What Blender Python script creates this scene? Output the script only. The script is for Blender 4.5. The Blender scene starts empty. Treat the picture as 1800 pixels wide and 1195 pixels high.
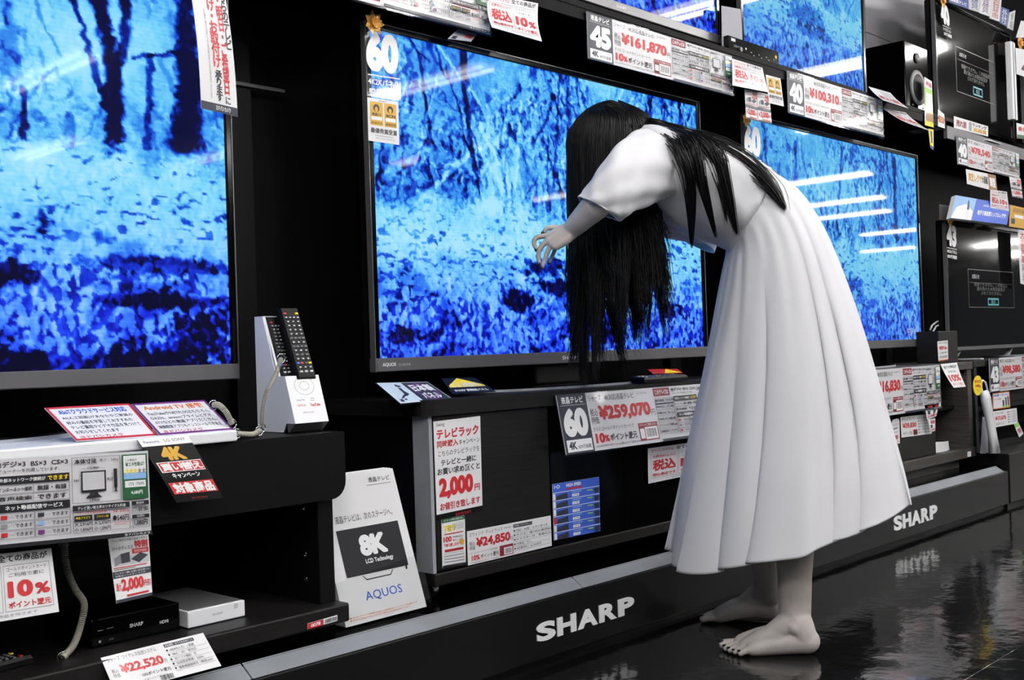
import bpy, bmesh, math, random
import numpy as np
from mathutils import Vector, Matrix
random.seed(7); RNG = np.random.default_rng(7)
SC = bpy.context.scene; COL = SC.collection
# ------------------------------------------------------------------ camera
# u (x) runs along the display wall to the right, v (y) into the wall, z up; the lens stands at 0,0,CAM_H
W, H, FPX, CAM_H = 1800., 1195., 1977., .74
YAW = (.7284, .6852); HOR = 616.; ROLL = .033
def cam_axes():
    fw = np.array([YAW[0], YAW[1], 0.]); fw /= np.linalg.norm(fw)
    up = np.array([0, 0, 1.]); rt = np.cross(fw, up)
    p = math.atan((HOR - 597.5) / FPX)
    fw2 = fw * math.cos(p) + up * math.sin(p); up2 = np.cross(rt, fw2)
    c, s = math.cos(ROLL), math.sin(ROLL)
    return np.stack([rt * c - up2 * s, up2 * c + rt * s, -fw2], 1)
RC = cam_axes(); CC = np.array([0, 0, CAM_H])
cam_d = bpy.data.cameras.new('camera'); cam = bpy.data.objects.new('camera', cam_d); COL.objects.link(cam)
cam.matrix_world = Matrix.Translation(CC) @ Matrix(RC.tolist()).to_4x4()
cam_d.sensor_width = 36; cam_d.sensor_fit = 'HORIZONTAL'; cam_d.lens = 36 * FPX / W; cam_d.clip_start = .05
SC.camera = cam
def ray(px, py): return RC @ np.array([(px - 900) / FPX, -(py - 597.5) / FPX, -1.])
def V(px, py, v): d = ray(px, py); return CC + d * (v / d[1])          # a measured point on the upright plane at depth v
def Zp(px, py, z): d = ray(px, py); return CC + d * ((z - CAM_H) / d[2])  # ... on the level plane at height z
def D(px, py, dist): return CC + ray(px, py) * dist                     # ... at a given distance
CX, CY, CZ = RC[:, 0], RC[:, 1], -RC[:, 2]
# ------------------------------------------------------------------ world, light, exposure
wd = bpy.data.worlds.new('store'); SC.world = wd; wd.use_nodes = True
wd.node_tree.nodes['Background'].inputs[0].default_value = (.9, .95, 1, 1)
wd.node_tree.nodes['Background'].inputs[1].default_value = .06
TUBE_POWER = 70.
vs = SC.view_settings; vs.view_transform = 'Standard'; vs.look = 'None'; vs.gamma = 1; vs.use_curve_mapping = False
vs.exposure = 0.
# ------------------------------------------------------------------ materials
def lin(c):
    return tuple((x / 12.92 if x <= .04045 else ((x + .055) / 1.055) ** 2.4) for x in c[:3]) + (1,)
MATS = {}
def mat(name, col=(.5, .5, .5), rough=.5, metal=0., spec=.5, emit=None, es=1., coat=0., noise=None, bump=None, wood=False, srgb=True):
    if name in MATS: return MATS[name]
    m = bpy.data.materials.new(name); m.use_nodes = True; nt = m.node_tree; b = nt.nodes['Principled BSDF']
    c = lin(col) if srgb else tuple(col) + (1,)
    b.inputs['Base Color'].default_value = c; b.inputs['Roughness'].default_value = rough
    b.inputs['Metallic'].default_value = metal; b.inputs['Specular IOR Level'].default_value = spec
    b.inputs['Coat Weight'].default_value = coat; b.inputs['Coat Roughness'].default_value = .06
    if emit is not None:
        b.inputs['Emission Color'].default_value = lin(emit); b.inputs['Emission Strength'].default_value = es
    L = nt.links
    if noise or wood:
        tc = nt.nodes.new('ShaderNodeTexCoord'); mp = nt.nodes.new('ShaderNodeMapping'); n = nt.nodes.new('ShaderNodeTexNoise')
        L.new(tc.outputs['Object'], mp.inputs[0]); L.new(mp.outputs[0], n.inputs['Vector'])
        if wood: mp.inputs['Scale'].default_value = (3, 3, 90); n.inputs['Scale'].default_value = 3; amt = .5
        else: n.inputs['Scale'].default_value = noise[0]; amt = noise[1]
        n.inputs['Detail'].default_value = 5
        r = nt.nodes.new('ShaderNodeValToRGB'); L.new(n.outputs[0], r.inputs[0])
        r.color_ramp.elements[0].position = .3; r.color_ramp.elements[1].position = .7
        r.color_ramp.elements[0].color = tuple(x * (1 - amt) for x in c[:3]) + (1,)
        r.color_ramp.elements[1].color = tuple(min(1, x * (1 + amt)) for x in c[:3]) + (1,)
        L.new(r.outputs[0], b.inputs['Base Color'])
    if bump:
        n2 = nt.nodes.new('ShaderNodeTexNoise'); n2.inputs['Scale'].default_value = bump[0]; n2.inputs['Detail'].default_value = 4
        tc2 = nt.nodes.new('ShaderNodeTexCoord'); L.new(tc2.outputs['Object'], n2.inputs['Vector'])
        bp = nt.nodes.new('ShaderNodeBump'); bp.inputs['Strength'].default_value = bump[1]; bp.inputs['Distance'].default_value = bump[2]
        L.new(n2.outputs[0], bp.inputs['Height']); L.new(bp.outputs[0], b.inputs['Normal'])
    MATS[name] = m; return m
mat('black', (.03, .03, .034), .45, spec=.16); mat('black_gloss', (.012, .012, .015), .12, spec=.2)
mat('black_wood', (.085, .08, .08), .42, wood=True, spec=.2); mat('brown_wood', (.24, .225, .22), .5, wood=True, spec=.3)
mat('shelf_black', (.03, .03, .035), .5, spec=.05); mat('wall_black', (.022, .022, .028), .6, spec=.08); mat('plinth_black', (.05, .05, .058), .38, spec=.18, noise=(9, .25))
mat('silver', (.66, .68, .71), .42, metal=.3, noise=(14, .08)); mat('trim_silver', (.56, .58, .61), .42, metal=.35, noise=(6, .12))
mat('grey_bar', (.42, .42, .43), .35, metal=.5); mat('chrome', (.85, .85, .86), .12, metal=1.)
mat('white_plastic', (.93, .94, .96), .35); mat('paper', (.9, .905, .92), .55, coat=.12); mat('paper_matt', (.9, .905, .92), .7)
mat('grey_paper', (.85, .85, .87), .35, coat=.3); mat('card_grey', (.62, .62, .66), .6)
mat('grey_plastic', (.3, .3, .32), .4); mat('grey_metal', (.72, .72, .74), .35, metal=.75)
PR = dict(ice=(.76, .83, .9), black=(.09, .09, .12), red=(.72, .13, .15), white=(.93, .94, .95), green=(.12, .34, .2), yellow=(.95, .85, .12), blue=(.16, .27, .55),
          gold=(.8, .62, .16), grey=(.55, .55, .58), navy=(.13, .15, .21), maroon=(.5, .13, .18), purple=(.4, .16, .45), orange=(.85, .45, .15),
          brightblue=(.2, .36, .78), skyblue=(.55, .72, .92), lightgrey=(.78, .79, .81), brown=(.55, .4, .2), pink=(.9, .55, .72), lime=(.6, .8, .35), darkred=(.6, .08, .1), teal=(.3, .6, .62))
for k, c in PR.items(): mat('ink_' + k, c, .5, coat=.1)
mat('glow_white', (.1, .1, .1), .4, emit=(.5, .5, .5), es=.3); mat('glow_teal', (.02, .02, .02), .3, emit=(.35, .75, .8), es=.5)
mat('glow_grey', (.02, .02, .02), .3, emit=(.45, .42, .4), es=.35); mat('glow_text', (.02, .02, .02), .3, emit=(.9, .9, .95), es=.6)
mat('dark_screen', (.02, .02, .024), .06, spec=.6, bump=(1.1, .07, .03))
def clear_mat(name, tint=(.95, .97, 1), gl=.035):
    m = bpy.data.materials.new(name); m.use_nodes = True; nt = m.node_tree; nt.nodes.clear()
    o = nt.nodes.new('ShaderNodeOutputMaterial'); t = nt.nodes.new('ShaderNodeBsdfTransparent'); g = nt.nodes.new('ShaderNodeBsdfGlossy')
    t.inputs[0].default_value = tint + (1,); g.inputs['Roughness'].default_value = .05
    mx = nt.nodes.new('ShaderNodeMixShader'); mx.inputs[0].default_value = gl; nt.links.new(t.outputs[0], mx.inputs[1]); nt.links.new(g.outputs[0], mx.inputs[2])
    nt.links.new(mx.outputs[0], o.inputs[0]); MATS[name] = m
clear_mat('clear_film', (.98, .985, .99)); clear_mat('acrylic', (.985, .99, .99)); clear_mat('glass_door', (.12, .12, .13))
# ------------------------------------------------------------------ mesh helpers
def wloc(o):
    p = Vector((0, 0, 0))
    while o: p = p + o.location; o = o.parent
    return p
class MB:
    def __init__(s): s.v = []; s.f = []
    def add(s, vs_, fs):
        n = len(s.v); s.v += (vs_.tolist() if isinstance(vs_, np.ndarray) else [tuple(map(float, p)) for p in vs_]); s.f += [tuple(i + n for i in f) for f in fs]; return s
    def box(s, u0, u1, v0, v1, z0, z1):
        P = [(u, v, z) for z in (z0, z1) for v in (v0, v1) for u in (u0, u1)]
        return s.add(P, [(0, 2, 3, 1), (4, 5, 7, 6), (0, 1, 5, 4), (1, 3, 7, 5), (3, 2, 6, 7), (2, 0, 4, 6)])
    def hexa(s, A, B):  # two quads of four points each
        return s.add(list(A) + list(B), [(3, 2, 1, 0), (4, 5, 6, 7), (0, 1, 5, 4), (1, 2, 6, 5), (2, 3, 7, 6), (3, 0, 4, 7)])
    def prism(s, poly, off):  # polygon of 3d points extruded by off
        n = len(poly); off = np.array(off); a = [np.array(p, float) for p in poly]
        return s.add(a + [p + off for p in a], [tuple(range(n))[::-1], tuple(range(n, 2 * n))] + [(i, (i + 1) % n, n + (i + 1) % n, n + i) for i in range(n)])
    def rbox(s, u0, u1, v0, v1, z0, z1, b=.004, seg=2):
        bm = bmesh.new(); t = MB().box(u0, u1, v0, v1, z0, z1)
        vv = [bm.verts.new(p) for p in t.v]; [bm.faces.new([vv[i] for i in f]) for f in t.f]
        bmesh.ops.recalc_face_normals(bm, faces=bm.faces)
        bmesh.ops.bevel(bm, geom=list(bm.edges), offset=b, segments=seg, affect='EDGES', profile=.5)
        bm.verts.index_update(); s.add([v.co for v in bm.verts], [[v.index for v in f.verts] for f in bm.faces]); bm.free(); return s
    def tube(s, pts, r, n=8, cap=True):
        P = np.array(pts, float); m = len(P); r = np.broadcast_to(np.array(r, float), (m,))
        T = np.gradient(P, axis=0); T /= np.linalg.norm(T, axis=1)[:, None] + 1e-12
        a = np.array([0, 0, 1.]) if abs(T[0][2]) < .9 else np.array([1., 0, 0])
        N = a - T[0] * (a @ T[0]); N /= np.linalg.norm(N); vs_ = []
        for i in range(m):
            N = N - T[i] * (N @ T[i]); N /= np.linalg.norm(N) + 1e-12; B = np.cross(T[i], N)
            for k in range(n):
                t = 2 * math.pi * k / n; vs_.append(P[i] + r[i] * (N * math.cos(t) + B * math.sin(t)))
        fs = [(i * n + k, i * n + (k + 1) % n, (i + 1) * n + (k + 1) % n, (i + 1) * n + k) for i in range(m - 1) for k in range(n)]
        if cap: fs += [tuple(range(n))[::-1], tuple(range((m - 1) * n, m * n))]
        return s.add(vs_, fs)
    def chain(s, pts, rad, n=12, sub=4):  # closed limb with round ends
        P = [np.array(p, float) for p in pts]; R_ = list(rad); o, ro = [], []
        d0 = (P[0] - P[1]); d0 /= np.linalg.norm(d0); d1 = (P[-1] - P[-2]); d1 /= np.linalg.norm(d1)
        for k in range(5): a = math.pi / 2 * (1 - k / 5 * .999) ; o.append(P[0] + d0 * R_[0] * math.sin(a)); ro.append(max(R_[0] * math.cos(a), 1e-4))
        for i in range(len(P) - 1):
            p0, p1, p2, p3 = P[max(i - 1, 0)], P[i], P[i + 1], P[min(i + 2, len(P) - 1)]
            for k in range(sub):
                t = k / sub
                o.append(.5 * (2 * p1 + (p2 - p0) * t + (2 * p0 - 5 * p1 + 4 * p2 - p3) * t * t + (3 * p1 - p0 - 3 * p2 + p3) * t ** 3)); ro.append(R_[i] * (1 - t) + R_[i + 1] * t)
        o.append(P[-1]); ro.append(R_[-1])
        for k in range(1, 6): a = math.pi / 2 * k / 5; o.append(P[-1] + d1 * R_[-1] * math.sin(a)); ro.append(max(R_[-1] * math.cos(a), 1e-4))
        return s.tube(o, ro, n)
    def ellipsoid(s, c, ax, n=12, m=8):
        c = np.array(c, float); A = [np.array(a, float) for a in ax]; vs_ = [c + A[2]]
        for i in range(1, m):
            ph = math.pi * i / m
            for k in range(n): t = 2 * math.pi * k / n; vs_.append(c + math.sin(ph) * (A[0] * math.cos(t) + A[1] * math.sin(t)) + A[2] * math.cos(ph))
        vs_.append(c - A[2]); e = len(vs_) - 1
        fs = [(0, 1 + k, 1 + (k + 1) % n) for k in range(n)]
        fs += [(1 + i * n + k, 1 + (i + 1) * n + k, 1 + (i + 1) * n + (k + 1) % n, 1 + i * n + (k + 1) % n) for i in range(m - 2) for k in range(n)]
        fs += [(1 + (m - 2) * n + k, e, 1 + (m - 2) * n + (k + 1) % n) for k in range(n)]
        return s.add(vs_, fs)
    def cyl(s, c, axis, r, n=20):
        c = np.array(c, float); return s.tube([c, c + np.array(axis, float)], [r, r], n)
    def build(s, name, m, parent=None, smooth=False, origin=None):
        P = np.array(s.v); me = bpy.data.meshes.new(name)
        o = bpy.data.objects.new(name, me); COL.objects.link(o)
        if parent is not None: o.parent = parent; off = np.array(wloc(parent))
        else:
            off = np.array(origin) if origin is not None else np.array([(P[:, 0].min() + P[:, 0].max()) / 2, (P[:, 1].min() + P[:, 1].max()) / 2, P[:, 2].min()])
            o.location = off
        me.from_pydata((P - off).tolist(), [], s.f); me.update()
        bm = bmesh.new(); bm.from_mesh(me); bmesh.ops.recalc_face_normals(bm, faces=bm.faces); bm.to_mesh(me); bm.free()
        me.materials.append(MATS[m] if isinstance(m, str) else m)
        if smooth: me.polygons.foreach_set('use_smooth', [True] * len(me.polygons))
        return o
def tag(o, label, cat=None, group=None, kind=None):
    if label: o['label'] = label
    if cat: o['category'] = cat
    if group: o['group'] = group
    if kind: o['kind'] = kind
    return o
def thing(name, loc, label, cat, group=None):
    o = bpy.data.objects.new(name, None); COL.objects.link(o); o.location = tuple(map(float, loc)); o.empty_display_size = .05
    return tag(o, label, cat, group)
def box(name, m, parent, *b, bev=0.):
    mb = MB(); (mb.rbox(*b, b=bev) if bev else mb.box(*b)); return mb.build(name, m, parent, smooth=False)
# ------------------------------------------------------------------ lettering
TXT = {}
def text_geo(body, bold=0., lsp=1., raw=False):
    k = (body, bold, lsp, raw)
    if k not in TXT:
        cjk = any(ord(ch) > 0x2fff for ch in body); b0 = bold if raw else min(bold, .010)
        c = bpy.data.curves.new('t', 'FONT'); c.body = body; c.resolution_u = 2 if (cjk or bold < .02 or len(body) > 9) else 5; c.offset = b0; c.space_line = lsp; c.fill_mode = 'FRONT'
        c.align_x = 'CENTER' if '\n' in body else 'LEFT'
        o = bpy.data.objects.new('t', c); me = o.to_mesh()
        P = np.array([v.co[:2] for v in me.vertices]) if len(me.vertices) else np.zeros((3, 2)); F = [tuple(p.vertices) for p in me.polygons]
        o.to_mesh_clear(); bpy.data.objects.remove(o); bpy.data.curves.remove(c)
        if bold > .011 and not raw:   # heavier strokes: the outline set down several times, a hair apart
            s = min(bold, .05) * (.8 if cjk else 1.); n = len(P); m = 4 if cjk else 8; sh_ = [(s * 1.2 * math.cos(6.2832 * (j + .5) / m), s * 1.2 * math.sin(6.2832 * (j + .5) / m)) for j in range(m)]
            F = [tuple(i + n * j for i in f) for j in range(m) for f in F]; P = np.concatenate([np.c_[P + np.array(d), np.full(n, j * 1.2e-5)] for j, d in enumerate(sh_)])
        if P.shape[1] == 2: P = np.c_[P, np.zeros(len(P))]
        lo, hi = P.min(0), P.max(0); lay = P[:, 2].copy(); P = (P - lo) / np.maximum(hi - lo, 1e-6); P[:, 1] = 1 - P[:, 1]; P[:, 2] = lay
        TXT[k] = (P, F)
    return TXT[k]
class Sheet:
    """a printed sheet spanned by four corners TL TR BR BL (3d), seen from the camera side; bend curls it"""
    def __init__(s, c, bend=0., thick=.0012, curl=None):
        s.c = [np.array(p, float) for p in c]; s.bend = bend; s.th = thick; s.curl = curl
        n = np.cross(s.c[1] - s.c[0], s.c[3] - s.c[0]); n /= np.linalg.norm(n)
        d = s.c[2] - CC; s.c[2] = CC + d * (n @ (s.c[0] - CC)) / (n @ d)   # keep the sheet flat
        mid = sum(s.c) / 4
        if n @ (CC - mid) < 0: n = -n
        s.n = n
    def at(s, x, y, off=0.):
        a, b, c, d = s.c
        p = a * (1 - x) * (1 - y) + b * x * (1 - y) + c * x * y + d * (1 - x) * y
        g = s.bend * (y * y) if s.curl is None else s.bend * (math.sin(math.pi * x) if s.curl == 'x' else math.sin(math.pi * y) if s.curl == 'y' else x * x)
        return p + s.n * (off + g)
    def many(s, x, y, off):
        x = np.asarray(x)[:, None]; y = np.asarray(y)[:, None]; a, b, c, d = s.c
        q = a * (1 - x) * (1 - y) + b * x * (1 - y) + c * x * y + d * (1 - x) * y
        g = s.bend * (y * y) if s.curl is None else s.bend * (np.sin(math.pi * x) if s.curl == 'x' else np.sin(math.pi * y) if s.curl == 'y' else x * x)
        return q + s.n * (off + g)
    def grid(s, mb, x0, y0, x1, y1, off, nx=1, ny=1):
        vs_ = [s.at(x0 + (x1 - x0) * i / nx, y0 + (y1 - y0) * j / ny, off) for j in range(ny + 1) for i in range(nx + 1)]
        mb.add(vs_, [(j * (nx + 1) + i, j * (nx + 1) + i + 1, (j + 1) * (nx + 1) + i + 1, (j + 1) * (nx + 1) + i) for j in range(ny) for i in range(nx)])
def prints(sh, items, parent, x0=0., y0=0., x1=1., y1=1.):
    out = {}; seq = [0]
    def X(x): return x0 + (x1 - x0) * x
    def Y(y): return y0 + (y1 - y0) * y
    nb = 6 if sh.bend else 1
    for it in items:
        seq[0] += 1; off = .0004 + .00003 * seq[0]; k = it[0]
        if k == 'r':
            mb = out.setdefault(it[5], MB()); sh.grid(mb, X(it[1]), Y(it[2]), X(it[3]), Y(it[4]), off, nb, nb)
        elif k == 'o':
            mb = out.setdefault(it[5], MB()); lw = it[6] if len(it) > 6 else .006; a, b, c, d = it[1:5]; lx = lw * .6
            for q in ((a, b, c, b + lw), (a, d - lw, c, d), (a, b, a + lx, d), (c - lx, b, c, d)): sh.grid(mb, X(q[0]), Y(q[1]), X(q[2]), Y(q[3]), off, nb, nb)
        elif k in 'tv':
            body = it[1] if k == 't' else '\n'.join(it[1]); bold = it[7] if len(it) > 7 else .012
            P, F = text_geo(body, bold, .82 if k == 'v' else 1.); mb = out.setdefault(it[6], MB())
            mb.add(sh.many(X(it[2] + (it[4] - it[2]) * P[:, 0]), Y(it[3] + (it[5] - it[3]) * P[:, 1]), off + P[:, 2:3]), F)
        elif k == 'p':
            mb = out.setdefault(it[2], MB()); mb.add([sh.at(X(p[0]), Y(p[1]), off) for p in it[1]], [tuple(range(len(it[1])))])
        elif k == 'e':
            mb = out.setdefault(it[5], MB()); n = 20
            mb.add([sh.at(X(it[1] + it[3] * math.cos(6.2832 * i / n)), Y(it[2] + it[4] * math.sin(6.2832 * i / n)), off) for i in range(n)], [tuple(range(n))])
        elif k == 'b':
            mb = out.setdefault('black', MB()); r = random.Random(int(it[1] * 1000)); x = it[1]
            while x < it[3]:
                w = (it[3] - it[1]) * r.choice([.02, .03, .05]); sh.grid(mb, X(x), Y(it[2]), X(min(x + w, it[3])), Y(it[4]), off); x += w + (it[3] - it[1]) * r.choice([.02, .035])
        elif k == 's':
            mb = out.setdefault(it[5], MB())
            mb.add([sh.at(X(it[1] + it[3] * (1 if i % 2 == 0 else .42) * math.sin(math.pi * i / 5)), Y(it[2] - it[4] * (1 if i % 2 == 0 else .42) * math.cos(math.pi * i / 5)), off) for i in range(10)], [tuple(range(10))])
    for col, mb in out.items(): mb.build(col.replace('_', '') + '_print' if not col.startswith('glow') else 'screen_graphic', ('ink_' + col) if 'ink_' + col in MATS else col, parent)
def sheet_mesh(sh, mb, nx=1, ny=1, poly=None):
    if sh.bend and nx == 1: nx = ny = 8
    if poly:
        n = len(poly); mb.add([sh.at(*p, 0) for p in poly] + [sh.at(*p, -sh.th) for p in poly], [tuple(range(n)), tuple(range(n, 2 * n))[::-1]] + [(i, (i + 1) % n, n + (i + 1) % n, n + i) for i in range(n)]); return
    f0 = len(mb.v); sh.grid(mb, 0, 0, 1, 1, 0, nx, ny); m = len(mb.v) - f0; sh.grid(mb, 0, 0, 1, 1, -sh.th, nx, ny)
    rim = [i for i in range(nx + 1)] + [j * (nx + 1) + nx for j in range(1, ny + 1)] + [ny * (nx + 1) + i for i in range(nx - 1, -1, -1)] + [j * (nx + 1) for j in range(ny - 1, 0, -1)]
    for a, b in zip(rim, rim[1:] + rim[:1]): mb.f.append((f0 + a, f0 + b, f0 + m + b, f0 + m + a))
def sign(name, label, cat, corners, items, m='paper', bend=0., thick=.0012, group=None, curl=None, parent=None, poly=None):
    sh = Sheet(corners, bend, thick, curl); mb = MB(); sheet_mesh(sh, mb, poly=poly)
    o = mb.build(name, m, parent)
    if parent is None: tag(o, label, cat, group)
    prints(sh, items, o); return o, sh
def Q(v, *px):  # four pixel corners on plane v (or a v for each corner)
    vv = v if isinstance(v, (list, tuple)) else [v] * 4
    return [V(x, y, w) for (x, y), w in zip(px, vv)]
# ------------------------------------------------------------------ the place: floor, ceiling, walls, lamps
def floor_mat():
    m = bpy.data.materials.new('floor_gloss'); m.use_nodes = True; nt = m.node_tree; b = nt.nodes['Principled BSDF']; L = nt.links
    b.inputs['Base Color'].default_value = lin((.07, .07, .075)); b.inputs['Roughness'].default_value = .09; b.inputs['Specular IOR Level'].default_value = .45
    tc = nt.nodes.new('ShaderNodeTexCoord')
    def bump(scale, st, dist, prev=None, mscale=(1, 1, 1), detail=3, rot=0):
        mp = nt.nodes.new('ShaderNodeMapping'); mp.inputs['Scale'].default_value = mscale; mp.inputs['Rotation'].default_value = (0, 0, rot); L.new(tc.outputs['Object'], mp.inputs[0])
        n = nt.nodes.new('ShaderNodeTexNoise'); n.inputs['Scale'].default_value = scale; n.inputs['Detail'].default_value = detail; L.new(mp.outputs[0], n.inputs['Vector'])
        bp = nt.nodes.new('ShaderNodeBump'); bp.inputs['Strength'].default_value = st; bp.inputs['Distance'].default_value = dist
        L.new(n.outputs[0], bp.inputs['Height'])
        if prev: L.new(prev.outputs[0], bp.inputs['Normal'])
        return bp
    b1 = bump(7, .16, .02, None, (1, 1, 1)); b2 = bump(60, .10, .003, b1, (1, 1, 1)); L.new(b2.outputs[0], b.inputs['Normal'])
    # scuffs and fine scratches
    mp = nt.nodes.new('ShaderNodeMapping'); mp.inputs['Scale'].default_value = (1.4, 26, 1); mp.inputs['Rotation'].default_value = (0, 0, .8); L.new(tc.outputs['Object'], mp.inputs[0])
    n = nt.nodes.new('ShaderNodeTexNoise'); n.inputs['Scale'].default_value = 14; n.inputs['Detail'].default_value = 6; L.new(mp.outputs[0], n.inputs['Vector'])
    r = nt.nodes.new('ShaderNodeValToRGB'); L.new(n.outputs[0], r.inputs[0]); r.color_ramp.elements[0].position = .70; r.color_ramp.elements[1].position = .78
    r.color_ramp.elements[0].color = lin((.065, .065, .07)); r.color_ramp.elements[1].color = lin((.2, .2, .2)); L.new(r.outputs[0], b.inputs['Base Color'])
    MATS['floor_gloss'] = m
floor_mat()
fl = tag(MB().box(-8, 32, -9, 2.3, -.06, -.012).build('floor', 'black'), None, kind='structure')
for v0, v1 in ((-9, -.2515), (-.25, .9695), (.971, 2.3)):
    MB().rbox(-8, 32, v0, v1, -.012, 0, b=.0004, seg=1).build('floor_sheet', 'floor_gloss', fl)
mat('ceiling_white', (.8, .8, .8), .8); mat('far_wall', (.3, .31, .33), .7, noise=(.8, .5))
CEIL = 2.78
tag(MB().box(-8, 32, -9, 2.4, CEIL, CEIL + .05).build('ceiling', 'ceiling_white'), None, kind='structure')
wb = tag(MB().box(-3, 32, 2.26, 2.36, 0, CEIL).build('wall_back', 'wall_black'), None, kind='structure')
for u in (-.1, 1.48, 3.19, 4.85): box('wall_post', 'black', wb, u - .03, u + .03, 2.235, 2.262, 0, CEIL)
box('wall_panel', 'grey_metal', wb, 4.70, 5.45, 2.22, 2.262, 1.7, 2.09); box('wall_panel', 'grey_metal', wb, 4.70, 5.45, 2.22, 2.262, 2.094, CEIL)
box('rail_highlight', 'grey_plastic', wb, 1.46, 1.60, 2.225, 2.235, 1.375, 1.383)  # grey bar built in place of the highlight on a wall rail
tag(MB().box(-8, 32, -9.1, -9, 0, CEIL).build('wall_front', 'far_wall'), None, kind='structure')
tag(MB().box(-8.1, -8, -9, 2.3, 0, CEIL).build('wall_left', 'far_wall'), None, kind='structure')
mat('tube_glow', (1, 1, 1), .5, emit=(1., .985, .97), es=TUBE_POWER)
mat('housing', (.85, .85, .85), .5)
LG = 'twin-tube lamps on the store ceiling'
def lamp(u, v, L=1.2):
    t = thing('ceiling_lamp', (u, v, CEIL), 'twin-tube fluorescent lamp on the ceiling, one of a set, part mirrored in the screens, part added for front light', 'lamp', LG)
    box('housing', 'housing', t, u - .11, u + .11, v - L / 2 - .03, v + L / 2 + .03, CEIL - .045, CEIL)
    for s in (-.06, .06): MB().tube([(u + s, v - L / 2, CEIL - .075), (u + s, v + L / 2, CEIL - .075)], .016, 8).build('tube', 'tube_glow', t)
for u, v in ((1.0, -.9), (-.8, -.9), (2.6, -.9), (4.3, -.9), (-1.6, .2), (.2, .35), (.2, -1.8), (2.0, .35), (3.4, -3.4), (4.6, -6.0), (5.6, -2.0), (6.0, -5.3), (7.7, -4.2), (3.8, .35), (5.6, .35),  # opening row behind the camera is unseen, added to light the vertical faces
             (11., -5.4), (12.7, -2.6), (15., -3.5), (16.7, -4.2), (20.1, -5.1), (-2, -2.6), (7.6, .35), (9.6, -.6), (25., -4.8), (22., -2.2), (28., -3.2), (24., -7.), (29., -5.6)): lamp(u, v)
# ------------------------------------------------------------------ plinth
PV = 1.762; PZ = .18
pl = thing('display_plinth', (2.2, 2., 0), 'low black display plinth with silver edging running under the racks', 'plinth')
box('toe_board', 'black', pl, -.6, 4.93, PV + .02, PV + .06, 0, .02)
MB().rbox(-.6, 4.93, PV, 2.23, .018, .158, b=.004).build('body', 'plinth_black', pl)
box('deck', 'black_gloss', pl, -.6, 4.93, PV + .033, 2.23, .158, PZ)
us = [-.6, 1.156, 2.097, 3.98, 4.89]
for a, b in zip(us, us[1:]):
    a += .0018; b -= .0018
    MB().prism([(a, PV + .001, .159), (a, PV + .036, PZ + .0015), (a, PV + .036, .158), (a, PV + .006, .158)], (b - a, 0, 0)).build('edge_trim', 'trim_silver', pl)
# raised letters
def letters(parent, word, p0, p1, v, name='letter'):
    (x0, y0), (x1, y1) = p0, p1  # lower-left and upper-right pixel
    A = V(x0, y0, v); B = V(x1, y1, v); wid = [.95, 1., 1.08, 1.0, .95]; g = .1; tot = sum(wid) + g * 4; x = 0
    for ch, w in zip(word, wid):
        P, F = text_geo(ch, .045, raw=True); mb = MB(); u0 = A[0] + (B[0] - A[0]) * x / tot; uw = (B[0] - A[0]) * w / tot
        pts = [(u0 + p[0] * uw, v - .003, A[2] + (B[2] - A[2]) * (1 - p[1])) for p in P]; n = len(pts)
        mb.add(pts + [(a, v - .0002, c) for a, b, c in pts], F)
        cnt = {}
        for f in F:
            for a, b in zip(f, f[1:] + f[:1]): cnt[(a, b)] = 1
        for (a, b) in cnt:
            if (b, a) not in cnt: mb.f.append((a, b, b + n, a + n))
        mb.build(name, 'ink_white', parent); x += w + g
letters(pl, 'SHARP', (943, 1130), (1113, 1046), PV)
letters(pl, 'SHARP', (1571, 934), (1646, 886), PV)
p2 = thing('display_plinth', (6.2, 2., 0), 'taller plain black plinth past the end of the silver edging', 'plinth')
box('toe_board', 'black', p2, 4.935, 7.5, PV + .01, PV + .05, 0, .02); MB().rbox(4.935, 7.5, PV - .004, 2.23, .018, .23, b=.004).build('body', 'plinth_black', p2)
# ------------------------------------------------------------------ upper shelf
sf = thing('wall_shelf', (3., 2.05, 1.63), 'long black wall shelf carrying the upper row of televisions', 'shelf')
box('board', 'shelf_black', sf, .9, 4.86, 1.96, 2.26, 1.655, 1.685, bev=.003)
box('front_rail', 'shelf_black', sf, .9, 4.86, 1.945, 1.96, 1.64, 1.69); box('rail_lip', 'shelf_black', sf, .9, 4.86, 1.943, 1.9455, 1.672, 1.678)
sf2 = thing('wall_shelf', (5.6, 2.05, 1.63), 'short grey-edged shelf under the dark upper television at the right', 'shelf')
box('board', 'shelf_black', sf2, 4.87, 6.9, 1.96, 2.26, 1.60, 1.64, bev=.003); box('front_rail', 'grey_plastic', sf2, 4.87, 6.02, 1.945, 1.96, 1.60, 1.655); box('front_rail', 'grey_plastic', sf2, 6.03, 6.9, 1.945, 1.96, 1.60, 1.655)
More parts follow.
